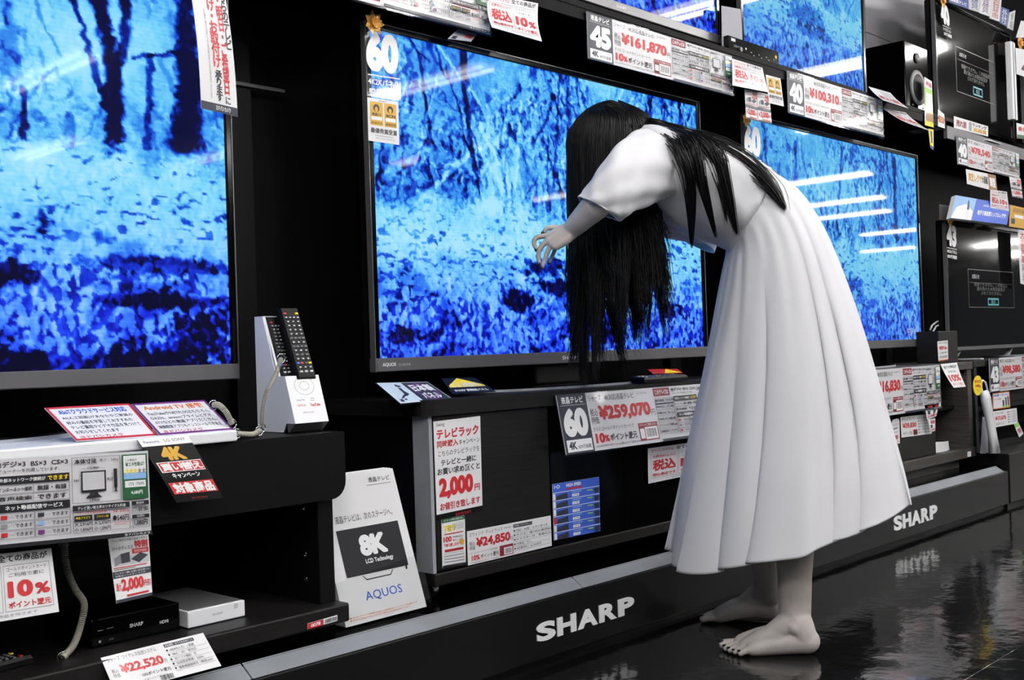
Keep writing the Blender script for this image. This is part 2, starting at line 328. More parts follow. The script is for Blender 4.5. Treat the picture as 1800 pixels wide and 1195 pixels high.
# ------------------------------------------------------------------ televisions
def vnoise(w, h, cx, cy, seed):
    g = np.random.default_rng(seed).random((cy + 3, cx + 3)); x = np.linspace(0, cx, w); y = np.linspace(0, cy, h)
    xi = x.astype(int); yi = y.astype(int); fx = x - xi; fy = y - yi; fx = fx * fx * (3 - 2 * fx); fy = (fy * fy * (3 - 2 * fy))[:, None]
    a = g[np.ix_(yi, xi)]; b = g[np.ix_(yi, xi + 1)]; c = g[np.ix_(yi + 1, xi)]; d = g[np.ix_(yi + 1, xi + 1)]
    return (a * (1 - fx) + b * fx) * (1 - fy) + (c * (1 - fx) + d * fx) * fy
def ss(a, b, x): t = np.clip((x - a) / (b - a), 0, 1); return t * t * (3 - 2 * t)
def paint(w, h, seed, hz=.52, trunks=(), darks=(), wash=0., busy=1., bright=(), ntwig=70, fs=1.):
    """a misty blue woodland video: trunks and twigs above, mottled ground below"""
    Y, X = np.mgrid[0:h, 0:w]; X = X / (w - 1); Y = Y / (h - 1); asp = w / h; rg = np.random.default_rng(seed)
    N = lambda cx, cy, s: vnoise(w, h, int(cx * (fs if cx > 40 else 1)), int(cy * (fs if cx > 40 else 1)), seed * 100 + s)
    big = N(5, 4, 1); mid = N(24, 12, 2); sm = N(64, 38, 3); fine = N(120, 74, 4); vf = N(150, 60, 5); vm = N(80, 26, 6); hf = N(60, 90, 7)
    vt = N(90, 26, 8); bz = ss(.62 - .5 * busy, 1.12 - .5 * busy, N(6, 5, 9)) * busy
    forest = .77 + .20 * (big - .5) + .16 * (mid - .5) + busy * .16 * (fine - .5) - bz * .42 * ss(.5, .72, .55 * vt + .45 * sm) - bz * .22 * ss(.48, .7, .5 * fine + .5 * N(130, 90, 10)) + bz * .2 * ss(.6, .75, .5 * N(100, 70, 12) + .5 * sm)
    def stroke(pts, wd_, a):
        xs = [p[0] for p in pts]; ys = [p[1] for p in pts]; m = wd_ * 2.2 + .01
        i0, i1 = max(0, int((min(xs) - m) * w)), min(w, int((max(xs) + m) * w) + 2); j0, j1 = max(0, int((min(ys) - m) * h)), min(h, int((max(ys) + m) * h) + 2)
        if i1 <= i0 or j1 <= j0: return
        x = X[j0:j1, i0:i1]; y = Y[j0:j1, i0:i1]; best = np.full(x.shape, 9.)
        for (xa, ya), (xb, yb) in zip(pts, pts[1:]):
            ax, ay, bx, by = xa * asp, ya, xb * asp, yb; dx, dy = bx - ax, by - ay
            t = np.clip(((x * asp - ax) * dx + (y - ay) * dy) / (dx * dx + dy * dy + 1e-9), 0, 1); best = np.minimum(best, np.hypot(x * asp - ax - t * dx, y - ay - t * dy))
        best = best + wd_ * .5 * (fine[j0:j1, i0:i1] - .5) + wd_ * .3 * (mid[j0:j1, i0:i1] - .5)
        Lm[j0:j1, i0:i1] -= a * (1 - ss(wd_ * .5, wd_ * 1.4 + .002, best))
    d = np.clip((Y - hz) / (1 - hz), 0, 1)
    nA = .6 * N(46, 64, 60) + .4 * N(90, 110, 61); nB = .6 * N(100, 44, 62) + .4 * N(150, 70, 63); mixd = ss(.35, .7, d + .3 * (big - .5))
    nn = nA * (1 - mixd) + nB * mixd + .10 * (fine - .5)
    thr = .69 - .21 * ss(.0, .9, d) - .10 * (N(9, 9, 64) - .5)
    ground = 1.0 - .24 * d + .30 * (vm - .5) * mixd + .22 * (vf - .5) + .14 * (mid - .5)
    ground -= (.28 + .36 * N(20, 16, 65)) * ss(thr - .03, thr + .13, nn)
    ground -= .30 * ss(.58, .72, N(12, 16, 66) * .6 + .4 * N(30, 30, 67)) * ss(.2, .6, d)
    k = ss(hz - .05, hz + .05, Y + .10 * (mid - .5) + .05 * (fine - .5)); Lm = forest.copy()
    for i in range(ntwig):
        x = rg.random(); y = rg.uniform(-.1, hz * .9); a = rg.choice([-1, 1]) * rg.uniform(.05, .7) + math.pi / 2; L_ = rg.uniform(.08, .4); n = 5; p = [(x, y)]
        for q in range(n): a += rg.normal(0, .22); x += math.cos(a) * L_ / n / asp; y += math.sin(a) * L_ / n; p.append((x, y))
        stroke(p, rg.uniform(.0025, .008), rg.uniform(.12, .36) * busy * rg.choice([1, 1, 1, -.8]))
    for pts, wd_, a in trunks: stroke(pts, wd_, a)
    Lm = Lm * (1 - k) + ground * k
    for (cx, cy, rx, ry, a) in bright: Lm += a * np.exp(-(((X - cx) / rx) ** 2 + ((Y - cy) / ry) ** 2))
    for (cx, cy, rx, ry, a) in darks:
        q = ((X - cx) / rx) ** 2 + ((Y - cy) / ry) ** 2 + 1.1 * (sm - .5) + .9 * (fine - .5); Lm -= a * (1 - ss(.3, 1.25, q))
    wx = (vnoise(w, h, int(70 * fs), int(42 * fs), seed * 100 + 80) - .5) * w * .007; wy = (vnoise(w, h, int(70 * fs), int(42 * fs), seed * 100 + 81) - .5) * w * .007
    wx += (vnoise(w, h, 17, 11, seed * 100 + 82) - .5) * w * .006
    jj, ii = np.mgrid[0:h, 0:w]; Lm = Lm[np.clip((jj + wy).round().astype(int), 0, h - 1), np.clip((ii + wx).round().astype(int), 0, w - 1)]
    Lm *= 1 - .035 * (np.arange(h) % 3 == 0)[:, None]
    Lm = np.clip(Lm, 0, 1.1)
    st = np.array([0, .18, .36, .55, .72, .88, 1.1])
    up_ = np.array([(6, 8, 56), (8, 24, 132), (18, 66, 205), (42, 126, 232), (76, 172, 244), (122, 212, 250), (170, 230, 255)]) / 255.
    lo_ = np.array([(3, 3, 40), (8, 12, 130), (18, 36, 215), (34, 78, 248), (64, 128, 253), (108, 176, 255), (176, 218, 255)]) / 255.
    kk = ss(hz + .08, hz + .45, Y)[..., None]
    c = sum(np.stack([np.interp(Lm, st, T[:, i]) for i in range(3)], -1) * q for T, q in ((up_, 1 - kk), (lo_, kk)))
    if wash: c = c * (1 - wash) + np.array([.38, .66, .78]) * wash  # mixes a pale veil into the video colours for reflections washing the screen
    return np.where(c <= .04045, c / 12.92, ((c + .055) / 1.055) ** 2.4)
def screen_mat():
    m = bpy.data.materials.new('screen'); m.use_nodes = True; nt = m.node_tree; b = nt.nodes['Principled BSDF']
    a = nt.nodes.new('ShaderNodeVertexColor'); a.layer_name = 'video'
    b.inputs['Base Color'].default_value = (.004, .004, .005, 1); b.inputs['Roughness'].default_value = .03; b.inputs['Specular IOR Level'].default_value = .042
    nt.links.new(a.outputs[0], b.inputs['Emission Color']); b.inputs['Emission Strength'].default_value = 1.
    MATS['screen'] = m
screen_mat()
def screen(parent, u0, u1, z0, z1, v, img):
    h, w = img.shape[:2]; Y, X = np.mgrid[0:h, 0:w]; off = np.array(wloc(parent))
    P = np.stack([u0 + (u1 - u0) * X / (w - 1), np.full(X.shape, v), z1 - (z1 - z0) * Y / (h - 1)], -1).reshape(-1, 3) - off
    i = (np.arange(h - 1)[:, None] * w + np.arange(w - 1)).ravel(); F = np.stack([i, i + w, i + w + 1, i + 1], 1)
    me = bpy.data.meshes.new('screen'); me.vertices.add(len(P)); me.vertices.foreach_set('co', P.ravel().astype(np.float32))
    me.loops.add(F.size); me.loops.foreach_set('vertex_index', F.ravel().astype(np.int32)); me.polygons.add(len(F)); me.polygons.foreach_set('loop_start', (np.arange(len(F)) * 4).astype(np.int32)); me.update(calc_edges=True)
    at = me.color_attributes.new('video', 'FLOAT_COLOR', 'POINT'); at.data.foreach_set('color', np.concatenate([img.reshape(-1, 3), np.ones((h * w, 1))], 1).ravel().astype(np.float32))
    me.materials.append(MATS['screen']); o = bpy.data.objects.new('screen', me); COL.objects.link(o); o.parent = parent
    tag(o, 'lit screen showing a blue-toned misty woodland'); return o
def tv(label, u0, u1, z0, z1, v, img=None, bar=.032, bez=.014, bar_m='grey_bar', logo='SHARP', brand2=None, base_z=None, base_w=.34, feet=False, dialog=None, base_v=None, base_d=.125):
    t = thing('television', ((u0 + u1) / 2, v, base_z or z0), label, 'television'); um = (u0 + u1) / 2
    MB().rbox(u0 + .004, u1 - .004, v + .012, v + .045, z0 + .005, z1 - .004, b=.006).build('case', 'black', t)
    MB().rbox(u0 + .12, u1 - .12, v + .04, v + .075, z0 + .05, z0 + (z1 - z0) * .6, b=.012).build('rear_housing', 'black', t)
    # bezel: three slim sides and the lower bar
    for b in ((u0, u0 + bez, z0 + bar, z1), (u1 - bez, u1, z0 + bar, z1), (u0 + bez, u1 - bez, z1 - bez, z1)):
        MB().rbox(b[0], b[1], v - .006, v + .02, b[2], b[3], b=.002, seg=1).build('bezel', 'black_gloss', t)
    e = MB().box(u0 - .002, u0, v - .006, v + .012, z0, z1).box(u1, u1 + .002, v - .006, v + .012, z0, z1).box(u0, u1, v - .006, v + .012, z1, z1 + .002); e.build('edge_strip', 'grey_bar', t)
    lb = MB().rbox(u0, u1, v - .008, v + .02, z0, z0 + bar, b=.002, seg=1).build('lower_bar', bar_m, t)
    sh = Sheet([(u0, v - .008, z0 + bar), (u1, v - .008, z0 + bar), (u1, v - .008, z0), (u0, v - .008, z0)])
    it = []
    if logo: it.append(('t', logo, .478, .36, .522, .66, 'white', .02))
    if brand2: it += [('t', brand2, .012, .34, .042, .64, 'white', .02), ('t', 'LC-60US45', .048, .42, .075, .6, 'lightgrey', .0)]
    prints(sh, it, lb)
    s = (u0 + bez, u1 - bez, z0 + bar, z1 - bez)
    if img is not None: screen(t, *s, v, img)
    else:
        so = MB().add([(s[0], v, s[2]), (s[1], v, s[2]), (s[1], v, s[3]), (s[0], v, s[3])], [(0, 1, 2, 3)]).build('screen', 'dark_screen', t)
        if dialog:
            sh = Sheet([(s[0], v, s[3]), (s[1], v, s[3]), (s[1], v, s[2]), (s[0], v, s[2])])
            a, b, c, d = dialog; prints(sh, [('o', a, b, c, d, 'glow_grey', .006), ('r', a + .02, b + .11, c - .02, b + .113, 'glow_grey'), ('t', 'お知らせ', a + .05, b + .04, a + .14, b + .08, 'glow_text', .0),
                ('t', '視聴できません。この商品は\n展示用のため受信設定が\nされておりません', a + .07, b + (d - b) * .34, c - .09, b + (d - b) * .66, 'glow_white', .0), ('o', a + (c - a) * .4, b + (d - b) * .74, a + (c - a) * .64, b + (d - b) * .94, 'glow_teal', .015), ('t', '確認', a + (c - a) * .47, b + (d - b) * .79, a + (c - a) * .57, b + (d - b) * .89, 'glow_teal', .0)], so)
    if base_z is not None:
        bv = base_v or v + .02
        if feet:
            for fu in (u0 + .17, u1 - .17):
                MB().prism([(fu - .09, v + .01, base_z), (fu - .07, v + .01, base_z), (fu + .012, v + .01, z0 + .01), (fu - .012, v + .01, z0 + .01)], (0, .02, 0)).build('foot', 'silver', t)
                MB().rbox(fu - .1, fu - .06, v - .11, v + .13, base_z, base_z + .008, b=.002).build('foot_bar', 'silver', t)
        else:
            n = 48; th = np.linspace(0, 2 * math.pi, n, endpoint=False)
            ell = [(um + base_w * math.copysign(abs(math.cos(a)) ** .8, math.cos(a)), bv + base_d * math.copysign(abs(math.sin(a)) ** .9, math.sin(a))) for a in th]
            MB().prism([(a, b, base_z) for a, b in ell], (0, 0, .006)).build('base_rim', 'silver', t)
            MB().prism([(um + (a - um) * .985, bv + (b - bv) * .955, base_z + .006) for a, b in ell], (0, 0, .004)).build('base_plate', 'black_gloss', t)
            MB().rbox(um - .11, um + .11, bv + .0, bv + .05, base_z + .01, z0 + .06, b=.006).build('neck', 'black', t)
    return t
def uv(u0, u1, z0, z1, v):
    def g(px, py): p = V(px, py, v); return ((p[0] - u0) / (u1 - u0), (z1 - p[2]) / (z1 - z0))
    return g
TZ0, TZ1, TV = .70, 1.513, 2.01
g = uv(-.065, 1.304, .73, 1.5, TV); G = lambda *p: [g(*q) for q in p]
imL = paint(480, 270, 3, fs=1.3, hz=.46, ntwig=22, busy=.85, trunks=[(G((120, -300), (180, -30), (197, 60), (212, 140), (213, 290)), .022, 1.), (G((250, -300), (235, -30), (228, 60), (218, 130)), .014, .8), (G((100, -120), (140, 5), (165, 75), (203, 200)), .008, .75),
      (G((330, -300), (338, -40), (340, 60), (332, 250)), .03, .8), (G((352, 120), (350, 250)), .03, .6), (G((50, 160), (53, 255)), .008, .7), (G((330, 95), (245, 102)), .005, .6), (G((272, 100), (268, 260)), .009, .55), (G((20, 10), (28, 130)), .02, .3)],
      darks=[g(15, 483) + (.05, .03, .8), g(290, 470) + (.14, .025, .45), g(300, 530) + (.12, .02, .5), g(270, 645) + (.12, .05, .8), g(60, 650) + (.06, .04, .7), g(360, 600) + (.05, .07, .7), g(85, 390) + (.015, .03, .7)], bright=[g(100, 130) + (.14, .22, .18)])
tv('large television at the far left showing blue woodland, cut by the frame', -.08, 1.304, TZ0, TZ1, TV, imL, brand2=None, base_z=.612, base_w=.345)
g = uv(1.686, 3.03, .73, 1.5, TV)
imC = paint(480, 270, 11, fs=1.35, hz=.50, busy=1.2, ntwig=90, trunks=[(G((810, 20), (822, 195), (826, 250), (840, 330)), .012, .6), (G((1120, 40), (1140, 160), (1146, 215), (1150, 330)), .014, .45), (G((1185, 60), (1195, 175), (1200, 330)), .013, .4), (G((915, 180), (905, 330)), .006, -.3), (G((738, 350), (825, 270)), .007, -.45),
      (G((1000, 120), (1000, 330)), .01, .35), (G((735, 90), (760, 250)), .006, .5), (G((985, 130), (975, 330)), .006, .45)],
      darks=[g(915, 528) + (.055, .045, .85), g(960, 470) + (.07, .035, .7), g(990, 505) + (.09, .03, .8), g(705, 590) + (.04, .03, .6), g(760, 590) + (.03, .03, .6), g(1180, 545) + (.05, .03, .6), g(1060, 590) + (.07, .03, .5)], bright=[g(875, 290) + (.06, .16, .35), g(800, 430) + (.22, .05, .2), g(1060, 300) + (.1, .2, .12)])
tv('large television behind the bent-over person, showing blue woodland', 1.672, 3.04, TZ0, TZ1, TV, imC, brand2='AQUOS', base_z=.636, base_w=.345)
g = uv(3.33, 4.67, .73, 1.5, TV)
imR = paint(400, 225, 23, fs=1.3, hz=.5, wash=.26, busy=1.1, trunks=[(G((1570, 280), (1575, 430)), .02, .5), (G((1480, 260), (1470, 400)), .012, .45), (G((1400, 250), (1395, 380)), .01, .4)], darks=[g(1440, 470) + (.07, .07, .6), g(1500, 500) + (.06, .04, .5)], bright=[g(1450, 340) + (.2, .15, .2)])
tvR = tv('large television right of the white dress showing blue woodland and a clock', 3.313, 4.69, TZ0, TZ1, TV, imR, base_z=.628, base_w=.345)
sh = Sheet([(3.33, TV, 1.5), (4.67, TV, 1.5), (4.67, TV, .73), (3.33, TV, .73)]); prints(sh, [('t', '午前  8:56', .90, .935, .985, .975, 'glow_text', .0)], tvR)
UV_ = 2.035
im1 = paint(240, 135, 31, hz=.45, busy=.8); im2 = paint(260, 146, 41, hz=.42, wash=.34, busy=.85, darks=[(.5, .55, .18, .1, .5), (.55, .66, .2, .05, .4)], bright=[(.8, .1, .3, .25, .2)])
tv('television on the upper shelf above the bent-over person, only its lower edge in view', 2.14, 3.215, 1.735, 2.36, UV_, im1, base_z=1.685, base_w=.24, base_d=.095, bar=.03)
tv('upper-shelf television with a blue misty picture, between receiver and loudspeaker', 3.355, 4.285, 1.70, 2.25, UV_, im2, base_z=1.685, base_w=.2, base_d=.095, bar=.02, bar_m='black_gloss')
tv('switched-off upper television with a message box, beside the loudspeaker', 4.93, 5.86, 1.70, 2.245, 2.01, None, base_z=1.64, base_w=.2, base_d=.095, bar=.02, bar_m='black_gloss', logo=None, dialog=(.24, .32, .78, .73))
tv('switched-off lower television at the right with a message box and lamp reflections', 4.965, 5.96, .672, 1.262, 2.01, None, base_z=.63, bar=.018, bar_m='grey_bar', logo=None, feet=True, dialog=(.24, .36, .84, .68))
tv('dark upper television at the right edge, mostly out of frame', 6.03, 6.95, 1.72, 2.265, 2.01, None, base_z=1.64, base_w=.2, base_d=.095, bar=.02, bar_m='black_gloss', logo=None)
# ------------------------------------------------------------------ racks and cabinets
def round_poly(x0, x1, y0, y1, r):  # r: radii for corners (x0,y0),(x1,y0),(x1,y1),(x0,y1)
    out = []
    for (cx, cy, sx, sy, a0), q in zip(((x0, y0, 1, 1, 180), (x1, y0, -1, 1, 270), (x1, y1, -1, -1, 0), (x0, y1, 1, -1, 90)), r):
        if q == 0: out.append((cx, cy)); continue
        for k in range(7): a = math.radians(a0 + 15 * k); out.append((cx + sx * q + q * math.cos(a), cy + sy * q + q * math.sin(a)))
    return out
def caster(t, u, v, z0, z1):
    c = MB().cyl((u - .008, v, z0 + .016), (.016, 0, 0), .016).build('caster_wheel', 'black', t)
    MB().tube([(u + .0, v + .016, z0 + .034), (u, v, z0 + .036), (u, v - .016, z0 + .028), (u, v - .019, z0 + .016)], [.010, .013, .012, .008], 10).build('caster_fork', 'chrome', c, smooth=True)
    MB().cyl((u, v, z0 + .03), (0, 0, z1 - z0 - .03), .007).build('caster_stem', 'chrome', c)
RV = 1.79
r1 = thing('tv_rack', (.6, 2., PZ), 'black open television rack at the left with recorder and boxes inside', 'rack')
MB().prism([(a, RV, b) for a, b in round_poly(-.4, 1.405, .458, .590, (0, .035, .004, 0))], (0, .03, 0)).build('apron', 'black', r1)
MB().rbox(-.4, 1.405, RV + .03, 2.2, .548, .590, b=.003).build('top_board', 'black', r1)
MB().rbox(1.352, 1.39, RV + .025, 2.2, .25, .548, b=.002).build('side_panel', 'black', r1)
box('side_panel', 'black', r1, .655, .69, RV + .06, 2.2, .25, .548)
box('back_panel', 'black', r1, -.4, 1.352, 2.185, 2.2, .25, .548)
MB().rbox(-.4, 1.40, RV - .006, 2.2, .213, .25, b=.004).build('bottom_board', 'black_wood', r1)
for z in (.295, .345, .44): MB().ellipsoid((1.351, 1.86, z), [(.003, 0, 0), (0, .006, 0), (0, 0, .006)]).build('shelf_pin', 'chrome', r1)
for u in (1.3, .3): caster(r1, u, RV + .06, PZ + .001, .213)
sign('barcode_sticker', '', '', Q(RV - .0075, (541, 1096), (593, 1081), (593, 1091), (541, 1106)), [('r', 0, 0, .52, 1, 'red'), ('t', '0078', .1, .2, .42, .8, 'white', .02), ('b', .58, .15, .97, .85)], parent=r1)
CV = 1.88
c1 = thing('tv_cabinet', (2.42, 2.03, PZ), 'dark wood television cabinet with silver corner posts, beneath the middle television', 'cabinet')
MB().prism([(a, b, .598) for a, b in round_poly(1.695, 3.145, CV - .012, 2.22, (.035, .035, 0, 0))], (0, 0, .037)).build('top_board', 'black_wood', c1)
for a, b in ((1.715, 1.725), (3.115, 3.125)):
    box('side_post', 'silver', c1, a, b, CV, CV + .055, .243, .598); box('side_panel', 'black', c1, a, b, CV + .056, 2.2, .243, .598)
MB().rbox(1.715, 3.125, CV - .006, 2.2, .213, .243, b=.003).build('bottom_rail', 'black_wood', c1)
MB().rbox(1.727, 2.118, CV - .002, CV + .018, .246, .596, b=.0015).build('wood_panel', 'black_wood', c1)
for a, b in ((2.122, 2.419), (2.422, 2.716)): MB().rbox(a, b, CV - .002, CV + .006, .246, .596, b=.001).build('glass_door', 'black_gloss', c1)
MB().rbox(2.72, 3.113, CV - .002, CV + .018, .246, .596, b=.0015).build('wood_panel', 'black_wood', c1)
box('back_panel', 'black', c1, 1.726, 3.114, 2.185, 2.2, .243, .598)
for u in (1.735, 3.1): caster(c1, u, CV + .035, PZ + .001, .213)
c2 = thing('tv_cabinet', (4.02, 2.03, PZ), 'dark brown open-shelf television cabinet right of the white dress', 'cabinet')
MB().rbox(3.17, 4.875, CV - .006, 2.22, .595, .628, b=.002).build('top_board', 'brown_wood', c2)
for a, b in ((3.18, 3.23), (4.825, 4.87)): MB().rbox(a, b, CV, 2.2, .262, .595, b=.0015).build('side_panel', 'brown_wood', c2)
MB().rbox(3.17, 4.875, CV - .006, 2.2, .222, .262, b=.002).build('bottom_board', 'brown_wood', c2)
box('base', 'brown_wood', c2, 3.2, 4.78, CV + .03, 2.18, PZ + .001, .222)
box('back_panel', 'black', c2, 3.23, 4.825, 2.185, 2.2, .262, .595)
MB().rbox(3.9, 4.50, CV + .01, 2.15, .264, .43, b=.002).build('drawer_box', 'black_wood', c2)
box('shelf', 'black_wood', c2, 4.502, 4.824, CV + .06, 2.18, .428, .442)
sign('size_sticker', '', '', Q(CV - .0072, (1701, 794), (1707, 793), (1707, 802), (1701, 803)), [], parent=c2)
c3 = thing('tv_cabinet', (5.6, 2.03, .23), 'black television cabinet at the right edge beyond the yellow tag', 'cabinet')
MB().rbox(4.95, 6.9, 1.90, 2.2, .60, .628, b=.002).build('top_board', 'black_wood', c3)
for a, b in ((4.955, 4.985), (6.85, 6.9)): box('side_panel', 'black_wood', c3, a, b, 1.90, 2.2, .262, .60)
box('bottom_board', 'black', c3, 4.95, 6.9, 1.90, 2.2, .232, .262); box('back_panel', 'black', c3, 4.985, 6.85, 2.185, 2.2, .262, .6); box('shelf', 'black', c3, 4.985, 6.85, 1.93, 2.18, .40, .42)
MB().box(5.25, 6.2, 1.94, 2.15, .421, .54).build('inner_box', 'black', c3)
# ------------------------------------------------------------------ things on and in the left rack
MB_ = MB().rbox(-.3, 1.15, 1.777, 1.985, .5915, .612, b=.003)
tag(MB_.build('display_board', 'white_plastic'), 'long white board lying on the left rack under the television', 'board')
# remote holder: wedge of white card
hu0, hu1, hv0, hv1, hz = 1.322, 1.404, 1.838, 1.968, .5915
hd = thing('remote_holder', ((hu0 + hu1) / 2, 1.9, hz), 'white card wedge holding two remote controls on the left rack', 'holder')
prof = [(hv0 + .024, hz), (hv1, hz), (hv1, hz + .235), (hv1 - .028, hz + .235), (hv0 + .0595, hz + .110), (hv0 + .0295, hz + .018)]
for u in (hu0, hu1 - .002): MB().prism([(u, a, b) for a, b in prof], (.002, 0, 0)).build('side_wall', 'white_plastic', hd)
MB().box(hu0 + .0022, hu1 - .0022, hv1 - .002, hv1, hz, hz + .235).build('back_wall', 'white_plastic', hd)
MB().prism([(hu0 + .0022, hv1 - .028, hz + .235), (hu0 + .0022, hv0 + .05, hz + .103), (hu0 + .0022, hv0 + .052, hz + .1), (hu0 + .0022, hv1 - .026, hz + .232)], (hu1 - hu0 - .0044, 0, 0)).build('sloped_face', 'white_plastic', hd)
fr = [np.array(p) for p in ((hu0, hv0 + .03, hz + .112), (hu1, hv0 + .03, hz + .112), (hu1, hv0, hz + .018), (hu0, hv0, hz + .018))]
MB().hexa([fr[0], fr[1], fr[2], fr[3]], [p + np.array([0, .03, 0]) for p in fr]).build('front_pocket', 'white_plastic', hd)
MB().hexa([(hu0, hv0, hz + .018), (hu1, hv0, hz + .018), (hu1, hv0 + .022, hz), (hu0, hv0 + .022, hz)], [(hu0, hv0 + .03, hz + .018), (hu1, hv0 + .03, hz + .018), (hu1, hv0 + .04, hz), (hu0, hv0 + .04, hz)]).build('pocket_base', 'grey_plastic', hd)
sh = Sheet(fr); prints(sh, [('e', .5, .22, .3, .2, 'lightgrey'), ('e', .5, .22, .28, .185, 'white'), ('e', .5, .22, .15, .1, 'lightgrey'), ('e', .5, .22, .13, .085, 'white'), ('t', 'Google Play', .18, .50, .42, .54, 'black', .0), ('o', .6, .485, .7, .545, 'grey', .012),
       ('t', 'NETFLIX', .18, .61, .42, .65, 'red', .0), ('t', 'YouTube', .55, .6, .85, .66, 'red', .02), ('t', 'BRAVIA', .3, .77, .62, .80, 'grey', .0)], hd)
def remote(label, P0, ax, wd_, nrm, L=.2, w=.046, th=.016, group=None, colour=True):
    """ax up the remote, wd_ across, nrm out of the key face"""
    ax, wd_, nrm = [np.array(a, float) / np.linalg.norm(a) for a in (ax, wd_, nrm)]; P0 = np.array(P0, float)
    t = thing('remote_control', P0, label, 'remote control', group)
    def blk(a0, a1, b0, b1, n0, n1, ta=0):
        A = [P0 + ax * a + wd_ * b + nrm * n0 for a, b in ((a0, b0), (a0, b1), (a1, b1), (a1, b0))]; B = [P0 + ax * a + wd_ * b + nrm * n1 for a, b in ((a0 + ta, b0 + ta), (a0 + ta, b1 - ta), (a1 - ta, b1 - ta), (a1 - ta, b0 + ta))]; return A, B
    mb = MB(); mb.hexa(*blk(0, L, -w / 2, w / 2, 0, th * .6)); mb.hexa(*blk(0, L, -w / 2, w / 2, th * .6, th, .003)); mb.build('case', 'black', t)
    rows = 15; ks = {}
    for r in range(rows):
        n = 4 if r in (0, 1, 6, 8, 12) else 3
        for c in range(n):
            a = L * (.94 - .058 * r) - .008; b = (c - (n - 1) / 2) * w * (.21 if n == 4 else .27)
            col = 'grey_plastic'
            if r == 0 and c == 0: col = 'ink_red'
            elif r == 0 and c == 3: col = 'ink_yellow'
            elif r == 0: continue
            elif r == 12 and colour: col = ('ink_brightblue', 'ink_red', 'ink_green', 'ink_yellow')[c]
            elif r in (3, 9, 14) : col = 'ink_lightgrey' if (r == 14) else 'grey_plastic'
            A, B = blk(a, a + L * .03, b - w * .085, b + w * .085, th, th + .0018, .0006); k = MB().hexa(A, B).build('key', col, t)
            if r in (1, 2, 3, 4, 5, 7, 9, 11, 13):
                s2 = Sheet([B[3], B[2], B[1], B[0]]); prints(s2, [('t', str((r * 3 + c) % 10), .25, .15, .75, .85, 'white', .03)], k)
    return t
ax = np.array([0, .40, 1.]); ax /= np.linalg.norm(ax); nr = np.cross((1, 0, 0), ax); nr = -nr if nr[1] > 0 else nr
remote('black remote control with colour keys in front of the white holder', (1.372, 1.8745, .692), ax, (1, 0, 0), nr, L=.158, w=.046)
remote('black remote control behind the other one in the white holder', (1.3475, 1.8925, .698), ax, (1, 0, 0), nr, L=.135, w=.038, th=.008)
def coil(label, pts, r=.006, wire=.0014, turns=60, ringed=True, group=None):
    P = np.array(pts, float); n = len(P); tt = np.linspace(0, n - 1, turns * 9); out = []
    def cr(t):
        i = min(int(t), n - 2); f = t - i; p0, p1, p2, p3 = P[max(i - 1, 0)], P[i], P[i + 1], P[min(i + 2, n - 1)]
        return .5 * (2 * p1 + (p2 - p0) * f + (2 * p0 - 5 * p1 + 4 * p2 - p3) * f * f + (3 * p1 - p0 - 3 * p2 + p3) * f ** 3)
    core = np.array([cr(t) for t in tt]); T = np.gradient(core, axis=0); T /= np.linalg.norm(T, axis=1)[:, None]
    a = np.array([.3, .8, .5]); N = a - T * (T @ a)[:, None]; N /= np.linalg.norm(N, axis=1)[:, None]; B = np.cross(T, N); th = np.linspace(0, 2 * math.pi * turns, len(tt))
    hel = core + r * (N * np.cos(th)[:, None] + B * np.sin(th)[:, None])
    t = thing('coil_cord', P[0], label, 'cord', group); MB().tube(hel, wire, 5).build('coil', 'cord_clear', t, smooth=True)
    for q in (P[0], P[-1]): MB().tube([q + .009 * np.array([math.cos(x), 0, math.sin(x)]) for x in np.linspace(0, 6.28, 16)], .0012, 5).build('split_ring', 'chrome', t, smooth=True)
    return t
mat('cord_clear', (.66, .65, .6), .3)
coil('grey coiled security cord running up the white remote holder', [V(460, 752, 1.90), V(462, 720, 1.86), V(468, 690, 1.835), V(478, 672, 1.83), V(486, 655, 1.835), V(494, 630, 1.85)], turns=60, r=.0036, wire=.001)
coil('grey coiled security cord hooped over the end of the white board', [V(375, 712, 1.83), V(385, 712, 1.82), V(398, 725, 1.81), V(408, 745, 1.81)], turns=24, r=.0045)
coil('grey coiled security cord lying between white board and remote holder', [V(416, 762, 1.81), V(430, 763, 1.815), V(445, 763, 1.83), V(456, 757, 1.86)], turns=24, r=.0042)
coil('yellowish coiled cord hanging inside the left rack', [V(112, 955, 1.95), V(118, 1000, 1.92), V(132, 1035, 1.90), V(148, 1062, 1.88), V(140, 1105, 1.87), V(128, 1135, 1.86), V(110, 1155, 1.85)], turns=80, r=.005)
# recorder, white box, remote in the rack
rec = thing('recorder', (.99, 1.95, .25), 'black set-top recorder on the bottom board of the left rack', 'recorder')
MB().rbox(.905, 1.075, 1.868, 2.05, .2515, .30, b=.003).build('case', 'black_gloss', rec)
sh = Sheet([(.905, 1.868, .30), (1.075, 1.868, .30), (1.075, 1.868, .2515), (.905, 1.868, .2515)])
prints(sh, [('t', 'SHARP', .42, .42, .57, .56, 'lightgrey', .02), ('t', 'HDMI', .76, .54, .86, .66, 'lightgrey', .02), ('r', .07, .42, .13, .44, 'grey'), ('r', .17, .40, .24, .42, 'grey'), ('t', 'LINK', .19, .78, .24, .84, 'grey', 0), ('e', .09, .82, .015, .05, 'grey')], rec)
wbx = thing('white_box', (1.15, 1.95, .25), 'flat white box beside the recorder in the left rack', 'box')
MB().rbox(1.083, 1.205, 1.855, 2.06, .2515, .282, b=.002).build('case', 'white_plastic', wbx)
MB().box(1.087, 1.201, 1.859, 2.056, .282, .2826).build('lid', 'grey_metal', wbx)
